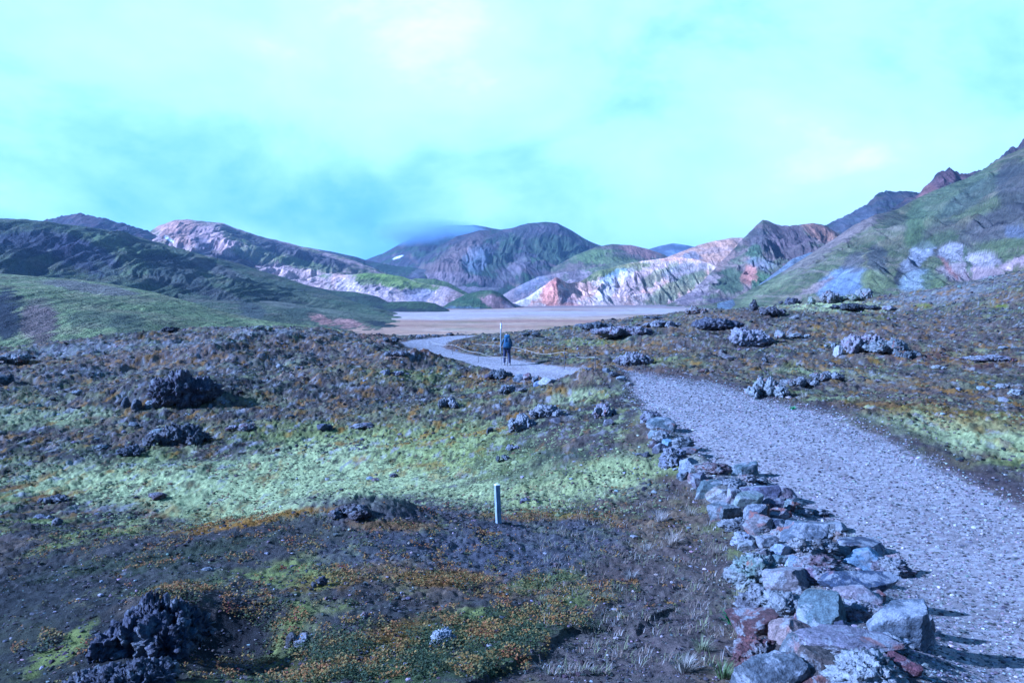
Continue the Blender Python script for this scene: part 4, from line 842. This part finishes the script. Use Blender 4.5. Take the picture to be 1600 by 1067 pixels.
LZ = [(700,905,90,18,1),(560,900,130,20,.6),(400,812,150,8,.9),(700,1010,190,55,1),(820,985,120,45,1),(560,1010,130,30,1),(480,1045,170,34,.9),(850,915,80,22,.7),(930,930,80,18,.9),(1000,825,70,12,.4),(860,808,130,9,.5),(620,825,90,12,.6),
      (90,1010,90,24,.5),(250,870,220,20,.4),(330,930,130,22,.7),(420,960,80,30,.7),(640,860,220,40,.35),(500,850,200,30,.35),(300,850,260,26,.3)]
def leaf_density(px, py):
    d = np.zeros(px.shape)
    for (cx, cy, rx, ry, s_) in LZ:
        d = np.maximum(d, s_*sstep(1.6, .3, ((px-cx)/rx)**2+((py-cy)/ry)**2))
    return d
def leaves(name, n, r0, r1, a0, a1, label, seed):
    rng = np.random.RandomState(seed)
    aa = rng.uniform(a0, a1, n); rr = np.exp(rng.uniform(math.log(r0), math.log(r1), n)); x, y = np.sin(aa)*rr, np.cos(aa)*rr
    z = ground_height(x, y); px, py = project(x, y, z)
    m1 = fbm2(x/.5, y/.5, 4, 301, .6); m2 = fbm2(x/.14, y/.14, 3, 302, .6)
    d = leaf_density(px+40*m1, py+14*m2)
    thr = 1.0*m1 + .9*m2
    keep = (thr > .46-.62*d) & (rng.uniform(size=n) < .75) & (path_mask(x, y) > .5) & ~((px > 1165) & (py > 640)) & (y < 14.5) & ~((px > 860) & (py > 985))
    x, y, z, rr, m1, m2, d = [q_[keep] for q_ in (x, y, z, rr, m1, m2, d)]; n = len(x)
    s_ = rng.uniform(.005, .011, n)*(.75+rr/18)
    a = rng.uniform(0, 6.28, n); tl = rng.uniform(-.7, .7, n); tr = rng.uniform(-.7, .7, n)
    ux = np.stack([np.cos(a), np.sin(a), tl], 1); vx = np.stack([-np.sin(a)*.75, np.cos(a)*.75, tr], 1)
    c = np.stack([x, y, z + rng.uniform(.004, .045, n)*(.5+d)], 1)
    Vv = np.stack([c-ux*s_[:, None], c-vx*s_[:, None]*.8, c+ux*s_[:, None], c+vx*s_[:, None]*.8], 1).reshape(-1, 3)
    Ff = np.arange(n*4).reshape(n, 4)
    pal = np.array([(.17,.078,.016),(.19,.12,.022),(.13,.105,.026),(.055,.07,.02),(.03,.042,.015),(.13,.03,.02)])
    hue = fbm2(x/.35+9, y/.35, 3, 303) + rng.normal(0, .16, n)
    k_ = np.digitize(hue, [-.30, -.12, .0, .13, .3]); order = np.array([5, 0, 1, 2, 3, 4])
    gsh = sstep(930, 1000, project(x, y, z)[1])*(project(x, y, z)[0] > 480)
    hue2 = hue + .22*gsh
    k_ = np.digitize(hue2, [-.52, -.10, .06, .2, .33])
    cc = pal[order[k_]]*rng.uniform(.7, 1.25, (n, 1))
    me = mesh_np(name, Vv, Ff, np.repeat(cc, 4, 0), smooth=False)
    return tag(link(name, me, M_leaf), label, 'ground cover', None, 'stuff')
leaves('dwarf_willow', 420000, 4.0, 14.5, -.62, .30, 'mat of tiny orange, yellow and green dwarf willow leaves', 11)

# grass: blades as thin triangles
def blades(x, y, z, n_, rng, h0, h1, spread, col, wdt=.0024):
    Vv = []; cc = []
    for i in range(n_):
        a = rng.uniform(0, 6.28); q_ = rng.uniform(0, 1)**.5*spread; bx, by = x+math.cos(a)*q_*.35, y+math.sin(a)*q_*.35
        h = rng.uniform(h0, h1); lx, ly = math.cos(a)*q_*.9+rng.normal(0, .01), math.sin(a)*q_*.9+rng.normal(0, .01)
        p_ = a+1.57; ww = wdt*rng.uniform(.7, 1.2); wxx, wyy = math.cos(p_)*ww, math.sin(p_)*ww
        Vv += [(bx-wxx, by-wyy, z-.01), (bx+wxx, by+wyy, z-.01), (bx+lx*.4+wxx*.7, by+ly*.4+wyy*.7, z+h*.6), (bx+lx*.4-wxx*.7, by+ly*.4-wyy*.7, z+h*.6),
               (bx+lx*.4-wxx*.7, by+ly*.4-wyy*.7, z+h*.6), (bx+lx*.4+wxx*.7, by+ly*.4+wyy*.7, z+h*.6), (bx+lx+wxx*.1, by+ly+wyy*.1, z+h), (bx+lx-wxx*.1, by+ly-wyy*.1, z+h)]
        c_ = np.array(col)*rng.uniform(.7, 1.25); cc += [c_]*8
    return Vv, cc
TF = [(1050,852,'pale dry grass tuft on soil below the bright slope',(.34,.29,.22),110,.16),(1078,806,'dry grass tuft left of the border by a bare patch',(.32,.28,.20),90,.14),(1108,783,'thin dry grass tuft touching the left of the border',(.26,.26,.13),60,.12),
      (1115,868,'brownish grass tuft on dark soil near the border',(.22,.18,.13),80,.12),(1096,1018,'pale green grass tuft near the bottom of the border',(.17,.18,.09),110,.10),(1068,1050,'bleached grass tuft at the bottom edge',(.24,.22,.17),120,.11),
      (1130,1058,'green grass tuft against the nearest red stone',(.10,.14,.045),100,.10),(1010,862,'low grey grass tuft on the near mound',(.26,.24,.20),70,.10),(985,905,'grey dry grass tuft beside willow leaves',(.22,.21,.18),70,.10),(1152,940,'dry grass tuft leaning on the border stones',(.24,.22,.12),60,.12),
      (1330,845,'little grass tuft among the border stones by the path',(.20,.22,.12),50,.09),(1256,622,'dry grass tuft on the right verge behind the path',(.34,.31,.24),60,.22),(1030,815,'feathery bleached grass tuft on the slope foot',(.36,.33,.28),90,.16)]
M_grass = attr_mat('grass blades', .7)
for i, (px, py, lab, col, nb_, hh) in enumerate(TF):
    r_ = np.random.RandomState(900+i); p = hit(px, py)
    Vv, cc = blades(0, 0, 0, nb_, r_, hh*.4, hh, hh*1.0, col)
    me = mesh_np('grass_tuft', np.array(Vv), np.arange(len(Vv)).reshape(-1, 4), np.array(cc), False)
    o = link('grass_tuft', me, M_grass); o.location = p; tag(o, lab, 'grass tuft', 'grass tufts beside the stone border')
for i, (px, py, lab) in enumerate([(1147,975,'bright green weed growing at the left foot of the red stones'), (1238,640,'bright green weed on the dark right verge of the path')]):
    r_ = np.random.RandomState(950+i); p = hit(px, py)
    Vv, cc = blades(0, 0, 0, 60, r_, .03, .09, .12, (.06, .22, .05), .008)
    me = mesh_np('weed', np.array(Vv), np.arange(len(Vv)).reshape(-1, 4), np.array(cc), False)
    o = link('weed', me, M_grass); o.location = p; tag(o, lab, 'weed')
# sparse grass over soil and moss
r_ = np.random.RandomState(960); Vv = []; cc = []
for i in range(2600):
    px = r_.uniform(840, 1170); py = r_.uniform(780, 1090)
    a_ = r_.uniform(0, 1)
    D = float(np.interp(py, [780, 1067], [13.0, 4.9])); x = (px-800)/F*D
    if fbm2(np.array([x/.5]), np.array([D/.5]), 3, 401)[0] < .0: continue
    z = ground_at(x, D)
    v_, c_ = blades(x, D, z, 4, r_, .02, .075, .07, [(.30,.27,.22), (.20,.15,.10), (.16,.17,.07)][r_.randint(3)], .0022)
    Vv += v_; cc += c_
o = link('grass', mesh_np('grass', np.array(Vv), np.arange(len(Vv)).reshape(-1, 4), np.array(cc), False), M_grass)
tag(o, 'sparse dry grass stalks on the soil left of the stone border', 'grass', None, 'stuff')

# moss cushions and dwarf heath on the moor between ten and sixty metres
rng = np.random.RandomState(970); n = 90000
aa = rng.uniform(-.64, .64, n); rr = np.exp(rng.uniform(math.log(11), math.log(60), n)); xx, yy = np.sin(aa)*rr, np.cos(aa)*rr
e = path_mask(xx, yy); m = fbm2(xx/1.6, yy/1.6, 4, 501, .6)
hol = np.exp(-(((xx+3)/7)**2+((yy-17.5)/4.5)**2))
keep = (e > .6) & (m > .22-.5*hol) & ~((xx > 2.4) & (xx < 4.6) & (yy < 21))
xx, yy, rr, m = xx[keep], yy[keep], rr[keep], m[keep]; n = len(xx)
sz = np.exp(rng.normal(-3.75, .35, n))*(.6+rr/32)
pal = np.array([(.20,.215,.085),(.13,.14,.05),(.06,.07,.03),(.15,.10,.045),(.075,.06,.055)])
hol = np.exp(-(((xx+3)/7)**2+((yy-17.5)/4.5)**2))
k_ = np.clip(np.floor(rng.uniform(0, 5, n)-2.2*hol+fbm2(xx/2.5+9, yy/2.5, 3, 502)*2.5), 0, 4).astype(int)
scatter_lumps('moss_cushions', xx, yy, sz, pal[k_]*rng.uniform(.7, 1.25, (n, 1)), 'low cushions of moss and heath covering the moor', 'moss', 4, sink=-.05, flat=.6)

# ------------------------------------------------------------------ posts and rope
def box(bm, cx, cy, z0, z1, wx_, wy_, bev=.006, top=None):
    vs = []
    for z, k_ in ((z0, 1), (z1-(top or 0), 1), (z1, .55 if top else 1)):
        vs.append([bm.verts.new((cx+sx_*wx_*k_/2, cy+sy_*wy_*k_/2, z)) for sx_, sy_ in ((-1,-1),(1,-1),(1,1),(-1,1))])
    if not top: vs = [vs[0], vs[2]]
    for a, b in zip(vs[:-1], vs[1:]):
        for i in range(4): bm.faces.new((a[i], a[(i+1)%4], b[(i+1)%4], b[i]))
    bm.faces.new(vs[-1]); bm.faces.new(vs[0][::-1])
def bmo(name, bm, mat, parent=None):
    me = bpy.data.meshes.new(name); bmesh.ops.recalc_face_normals(bm, faces=bm.faces); bm.to_mesh(me); bm.free(); return link(name, me, mat, parent)
def wood(name, c, sc=30):
    m, t, b = newmat(name, .8, .25)
    tcn = nd(t, 'ShaderNodeTexCoord'); mp_ = nd(t, 'ShaderNodeMapping'); mp_.inputs['Scale'].default_value = (1, 1, .06)
    t.links.new(tcn.outputs['Object'], mp_.inputs[0]); n_ = noise(t, sc*3, 5, .65, mp_.outputs[0]); n_2 = noise(t, 9, 3, .6, tcn.outputs['Object'])
    cl = mixc(t, 1.0, c, ramp(t, n_, [(.35, .6), (.6, 1.15)]), 'MULTIPLY'); cl = mixc(t, 1.0, cl, ramp(t, n_2, [(.35, .75), (.65, 1.15)]), 'MULTIPLY')
    t.links.new(cl, b.inputs['Base Color']); bump(t, b, n_, .003)
    return m
M_post = wood('weathered painted wood', (.27, .30, .31)); M_postdark = wood('grey post', (.10, .095, .09)); M_white = wood('white paint', (.75, .75, .75))
p = hit(779, 815); D = p.y
pr = empty('marker_post', p, .35); pr.rotation_euler = (0, -.045, .42)
tag(pr, 'short square weathered pale post standing on the near mound', 'post')
hgt = 61*D/F
bm = bmesh.new(); box(bm, 0, 0, -.08, hgt*.965, .062, .062); bmo('shaft', bm, M_post, pr)
bm = bmesh.new(); box(bm, 0, 0, hgt*.965+.001, hgt, .064, .064, top=.014); bmo('cap', bm, M_white, pr)
p = hit(782, 553); D = p.y; hp = (553-504)*D/F
pp = empty('marker_pole', p); pp.rotation_euler = (0, .02, 0)
tag(pp, 'tall thin pole with a white top rising behind the hiker', 'pole')
def tube(bm, pts, rad, seg=8):
    prev = None
    for i, pt in enumerate(pts):
        pt = Vector(pt); a = Vector(pts[max(i-1, 0)]); b = Vector(pts[min(i+1, len(pts)-1)]); t = (b-a).normalized()
        u = t.cross(Vector((0, 0, 1)) if abs(t.z) < .9 else Vector((1, 0, 0))).normalized(); w_ = t.cross(u)
        r0 = rad[i] if isinstance(rad, (list, tuple)) else rad
        ring = [bm.verts.new(pt+u*math.cos(k_*2*math.pi/seg)*r0+w_*math.sin(k_*2*math.pi/seg)*r0) for k_ in range(seg)]
        if prev:
            for k_ in range(seg): bm.faces.new((prev[k_], prev[(k_+1)%seg], ring[(k_+1)%seg], ring[k_]))
        else: bm.faces.new(ring[::-1])
        prev = ring
    bm.faces.new(prev)
bm = bmesh.new(); tube(bm, [(0,0,-.1),(0,0,hp*.80)], .038); bmo('shaft', bm, M_post, pp)
bm = bmesh.new(); tube(bm, [(0,0,hp*.80+.002),(0,0,hp*.94),(0,0,hp*.98)], [.055, .055, .045]); bmo('white_top', bm, M_white, pp)
bm = bmesh.new(); tube(bm, [(0,0,hp*.98),(0,0,hp*1.08)], .012); bmo('spike', bm, M_postdark, pp)
M_rope, t_, b_ = newmat('rope', .8); b_.inputs['Base Color'].default_value = (.34, .31, .24, 1)
def rope_fence(posts, rope, label):
    ps = [hit(px, pyb) for px, pyb, _ in posts]
    root = empty('rope_fence', ps[0]); tag(root, label, 'rope fence', 'rope fences along the far path')
    for (px, pyb, pyt), q_ in zip(posts, ps):
        bm = bmesh.new(); h_ = (pyb-pyt)*q_.y/F; l_ = q_-ps[0]
        tube(bm, [(l_.x, l_.y, l_.z-.1), (l_.x, l_.y, l_.z+h_)], .016, 6); bmo('post', bm, M_postdark, root)
    pts = [at(px, py, D_)-ps[0] for px, py, D_ in rope]
    # smooth the sag
    sm = []
    for i in range(len(pts)-1):
        p0, p1, p2, p3 = pts[max(i-1, 0)], pts[i], pts[i+1], pts[min(i+2, len(pts)-1)]
        for k_ in range(6):
            t = k_/6; sm.append(.5*((2*p1)+(p2-p0)*t+(2*p0-5*p1+4*p2-p3)*t*t+(3*p1-p0-3*p2+p3)*t**3))
    sm.append(pts[-1])
    bm = bmesh.new(); tube(bm, sm, .009, 6); bmo('rope', bm, M_rope, root)
P = {k_: hit(*k_).y for k_ in [(882,577),(707,554),(748,567),(782,553),(672,545),(930,583),(793,573),(728,533)]}
rope_fence([(882,577,546),(728,533,519),(930,583,556)], [(728,524,P[(728,533)]),(737,536,70),(780,540,58),(811,544,52),(836,551,47),(856,553.5,44),(882,550,P[(882,577)]),(905,558,39),(930,558,P[(930,583)])], 'sagging yellow rope on thin posts along the right side of the far path')
rope_fence([(707,554,537),(748,567,549),(793,573,556),(672,545,533)], [(672,534,P[(672,545)]),(690,539,57),(707,539,P[(707,554)]),(730,548,48),(748,551,P[(748,567)]),(770,557.5,43.5),(793,558,P[(793,573)])], 'sagging yellow rope on thin posts along the left side of the far path')

# ------------------------------------------------------------------ the hiker
def skin(name, joints, edges, mat, parent, sub=2):
    """one continuous surface grown round a skeleton of joints {name: (x, y, z, radius)}"""
    keys = list(joints); me = bpy.data.meshes.new(name)
    me.from_pydata([joints[k_][:3] for k_ in keys], [(keys.index(a), keys.index(b)) for a, b in edges], [])
    o = link(name, me, mat, None)
    md = o.modifiers.new('skin', 'SKIN'); md.use_smooth_shade = True
    for i, k_ in enumerate(keys):
        r0 = joints[k_][3]; rr_ = r0 if isinstance(r0, tuple) else (r0, r0)
        me.skin_vertices[0].data[i].radius = rr_; me.skin_vertices[0].data[i].use_root = (i == 0)
    o.modifiers.new('sub', 'SUBSURF').levels = sub; o.modifiers['sub'].render_levels = sub
    bpy.context.view_layer.update()
    m2 = bpy.data.meshes.new_from_object(o.evaluated_get(bpy.context.evaluated_depsgraph_get()))
    bpy.data.objects.remove(o)
    m2.name = name
    for pl in m2.polygons: pl.use_smooth = True
    if not m2.materials: m2.materials.append(mat)
    return link(name, m2, None, parent)
def plain(name, c, rough=.8, sc=0):
    m, t, b = newmat(name, rough, .3); tcn = nd(t, 'ShaderNodeTexCoord')
    n_ = noise(t, 18, 4, .6, tcn.outputs['Object']); t.links.new(mixc(t, 1.0, c, ramp(t, n_, [(.3, .7), (.7, 1.25)]), 'MULTIPLY'), b.inputs['Base Color']); bump(t, b, n_, .02)
    return m
M_skin = plain('skin', (.50, .33, .25), .6); M_navy = plain('navy trousers', (.028, .032, .07)); M_jacket = plain('grey-blue jacket', (.06, .09, .11)); M_pack = plain('teal backpack cloth', (.035, .080, .15)); M_pack2 = plain('backpack lid cloth', (.06, .13, .22))
M_hair = plain('dark hair', (.05, .035, .03)); M_boot = plain('grey boots', (.28, .26, .25)); M_pole = plain('dark metal', (.05, .05, .05), .4)
hp_ = hit(792, 571.5); Dh = hp_.y
hk = empty('person', hp_); hk.scale = [53.0*Dh/F/1.80]*3
tag(hk, 'hiker walking away in dark blue trousers with a big blue backpack', 'person')
J = {'hips': (0,0,.93,(.11,.10)), 'waist': (0,.02,1.08,(.10,.09)), 'chest': (0,.05,1.30,(.115,.10)), 'neckb': (0,.08,1.46,.06), 'neck': (0,.10,1.53,.05), 'head': (0,.13,1.64,(.075,.09)), 'crown': (0,.13,1.72,(.06,.07)),
     'shl': (-.17,.05,1.42,.055), 'ell': (-.27,.06,1.17,.042), 'wrl': (-.27,.20,.99,.028), 'pal': (-.27,.25,.94,(.022,.035)), 'shr': (.17,.05,1.42,.055), 'elr': (.26,.02,1.16,.042), 'wrr': (.25,.17,1.00,.028), 'par': (.25,.22,.96,(.022,.035)),
     'thl': (-.09,0,.86,.085), 'knl': (-.12,.06,.50,.058), 'anl': (-.13,-.03,.10,.04), 'tol': (-.13,.12,.05,.035), 'thr': (.09,0,.86,.085), 'knr': (.13,-.02,.48,.058), 'anr': (.16,-.12,.10,.04), 'tor': (.16,.03,.05,.035)}
E_ = [('hips','waist'),('waist','chest'),('chest','neckb'),('neckb','neck'),('neck','head'),('head','crown'),('chest','shl'),('shl','ell'),('ell','wrl'),('wrl','pal'),('chest','shr'),('shr','elr'),('elr','wrr'),('wrr','par'),
      ('hips','thl'),('thl','knl'),('knl','anl'),('anl','tol'),('hips','thr'),('thr','knr'),('knr','anr'),('anr','tor')]
for s_, sx_, (bx, by, bz) in (('l', -1, (-.27,.25,.94)), ('r', 1, (.25,.22,.96))):
    for i_, (oz, ln) in enumerate(((.03,.030),(.01,.034),(-.01,.032),(-.03,.026))):
        J[f'f{s_}{i_}'] = (bx-sx_*.012, by+.05, bz+oz, .009); J[f'g{s_}{i_}'] = (bx-sx_*.04, by+.045+ln*.4, bz+oz-.01, .008)
        E_ += [('pa'+s_, f'f{s_}{i_}'), (f'f{s_}{i_}', f'g{s_}{i_}')]
    J[f't{s_}'] = (bx-sx_*.03, by-.005, bz+.035, .010); J[f'u{s_}'] = (bx-sx_*.045, by+.025, bz+.045, .009); E_ += [('pa'+s_, f't{s_}'), (f't{s_}', f'u{s_}')]
skin('body', J, E_, M_skin, hk)
def grow(keys, k_): return {q_: (*J[q_][:3], tuple(v*k_ for v in J[q_][3]) if isinstance(J[q_][3], tuple) else J[q_][3]*k_) for q_ in keys}
tk = ['hips','thl','knl','anl','thr','knr','anr']; skin('trousers', grow(tk, 1.4), [e_ for e_ in E_ if e_[0] in tk and e_[1] in tk], M_navy, hk)
jk = ['chest','waist','hips','neckb','shl','ell','wrl','shr','elr','wrr']; skin('jacket', grow(jk, 1.24), [e_ for e_ in E_ if e_[0] in jk and e_[1] in jk], M_jacket, hk)
skin('hair', {'a': (0,.11,1.66,(.085,.085)), 'b': (0,.12,1.735,(.07,.07))}, [('a', 'b')], M_hair, hk)
for s_ in 'lr':
    a_, b_2 = J['an'+s_], J['to'+s_]
    skin('boot', {'a': (a_[0], a_[1], .15, .058), 'b': (a_[0], a_[1]-.01, .055, .055), 'c': (b_2[0], b_2[1], .045, .045)}, [('a','b'),('b','c')], M_boot, hk)
def puff(name, c, s, mat, parent, seed, p_=.55):
    d, f = ico(4); P = np.sign(d)*np.abs(d)**p_; P = P/np.abs(P).max(0)*np.array(s); P = P*(1+.05*fbm3(d, 2.5, 3, seed))[:, None] + np.array(c)
    return link(name, mesh_np(name, P, f), mat, parent)
bp = puff('backpack', (.02,-.20,1.20), (.17,.15,.29), M_pack, hk, 1)
puff('lid', (.02,-.19,1.55), (.145,.14,.10), M_pack2, bp, 2); puff('rear_pocket', (.03,-.35,1.12), (.12,.05,.14), M_pack, bp, 3); puff('side_pocket', (-.16,-.20,1.05), (.04,.09,.12), M_pack, bp, 4); puff('side_pocket', (.20,-.20,1.05), (.04,.09,.12), M_pack, bp, 5)
bm = bmesh.new()
for sx_ in (-.09, .10): tube(bm, [(sx_,-.34,1.50),(sx_,-.375,1.35),(sx_,-.37,1.1),(sx_,-.30,.93)], .012, 6)
bmo('straps', bm, M_pole, bp)
for lab, (x_, y_, z_), (fx, fy) in (('thin trekking pole held in the left hand of the hiker', (-.275,.275,.98), (-.30,.10)), ('thin trekking pole held in the right hand of the hiker', (.22,.25,1.0), (.03,.30))):
    k_ = hk.scale[0]; bm = bmesh.new(); tube(bm, [(0,0,0),((fx-x_)*k_,(fy-y_)*k_,(-z_-.02)*k_)], [.013,.008], 8)
    tp = empty('trekking_pole', hp_+Vector((x_, y_, z_))*k_); tag(tp, lab, 'trekking pole', 'trekking poles of the hiker'); bmo('shaft', bm, M_pole, tp)
    bm = bmesh.new(); dv = Vector(((fx-x_), (fy-y_), -z_)).normalized(); tube(bm, [dv*-.05, dv*.09], .019, 8); bmo('grip', bm, M_hair, tp)

# ------------------------------------------------------------------ air
def haze_box(name, x0, x1, y0, y1, z0, z1, dens, col):
    bm = bmesh.new(); bmesh.ops.create_cube(bm, size=1)
    for v in bm.verts: v.co = ((x0+x1)/2+v.co.x*(x1-x0), (y0+y1)/2+v.co.y*(y1-y0), (z0+z1)/2+v.co.z*(z1-z0))
    m = bpy.data.materials.new(name); m.use_nodes = True; t = m.node_tree
    for n_ in list(t.nodes): t.nodes.remove(n_)
    o_ = t.nodes.new('ShaderNodeOutputMaterial'); pv = t.nodes.new('ShaderNodeVolumePrincipled')
    pv.inputs['Color'].default_value = (*col, 1); pv.inputs['Density'].default_value = dens; pv.inputs['Anisotropy'].default_value = .2
    t.links.new(pv.outputs[0], o_.inputs['Volume'])
    return tag(bmo(name, bm, m), kind='stuff')
haze_box('haze', -9800, 9800, -9800, 9800, -30, 460, .00007, (.55, .72, 1.0))
def cloud(name, c, s, dens, seed, label):
    bm = bmesh.new(); bmesh.ops.create_icosphere(bm, subdivisions=4, radius=1)
    P = np.array([v.co[:] for v in bm.verts]); k_ = 1+.35*fbm3(P, 1.8, 3, seed)
    for v, q_ in zip(bm.verts, k_): v.co = (v.co.x*q_*s[0], v.co.y*q_*s[1], v.co.z*q_*s[2])
    m = bpy.data.materials.new(name); m.use_nodes = True; t = m.node_tree
    for n_ in list(t.nodes): t.nodes.remove(n_)
    o_ = t.nodes.new('ShaderNodeOutputMaterial'); pv = t.nodes.new('ShaderNodeVolumePrincipled')
    pv.inputs['Color'].default_value = (.50, .68, .84, 1)
    tcn = nd(t, 'ShaderNodeTexCoord'); mp_ = nd(t, 'ShaderNodeMapping'); mp_.inputs['Scale'].default_value = (1/s[0], 1/s[1], 1/s[2]); t.links.new(tcn.outputs['Object'], mp_.inputs[0])
    ln = nd(t, 'ShaderNodeVectorMath', operation='LENGTH'); t.links.new(mp_.outputs[0], ln.inputs[0])
    mp2 = nd(t, 'ShaderNodeMapping'); mp2.inputs['Scale'].default_value = (1/90, 1/90, 1/45); t.links.new(tcn.outputs['Object'], mp2.inputs[0])
    n_ = noise(t, 1.0, 4, .6, mp2.outputs[0])
    d_ = mth(t, 'SUBTRACT', 1.0, ln.outputs['Value'], True)
    d_ = mth(t, 'MULTIPLY', d_, mth(t, 'MULTIPLY', mth(t, 'SUBTRACT', n_, .32, True), dens*6))
    t.links.new(d_, pv.inputs['Density']); t.links.new(pv.outputs[0], o_.inputs['Volume'])
    o = bmo(name, bm, m); o.location = c; return tag(o, kind='stuff')
cloud('cloud', at(672, 366, 2950), (230, 300, 55), .014, 5, '')
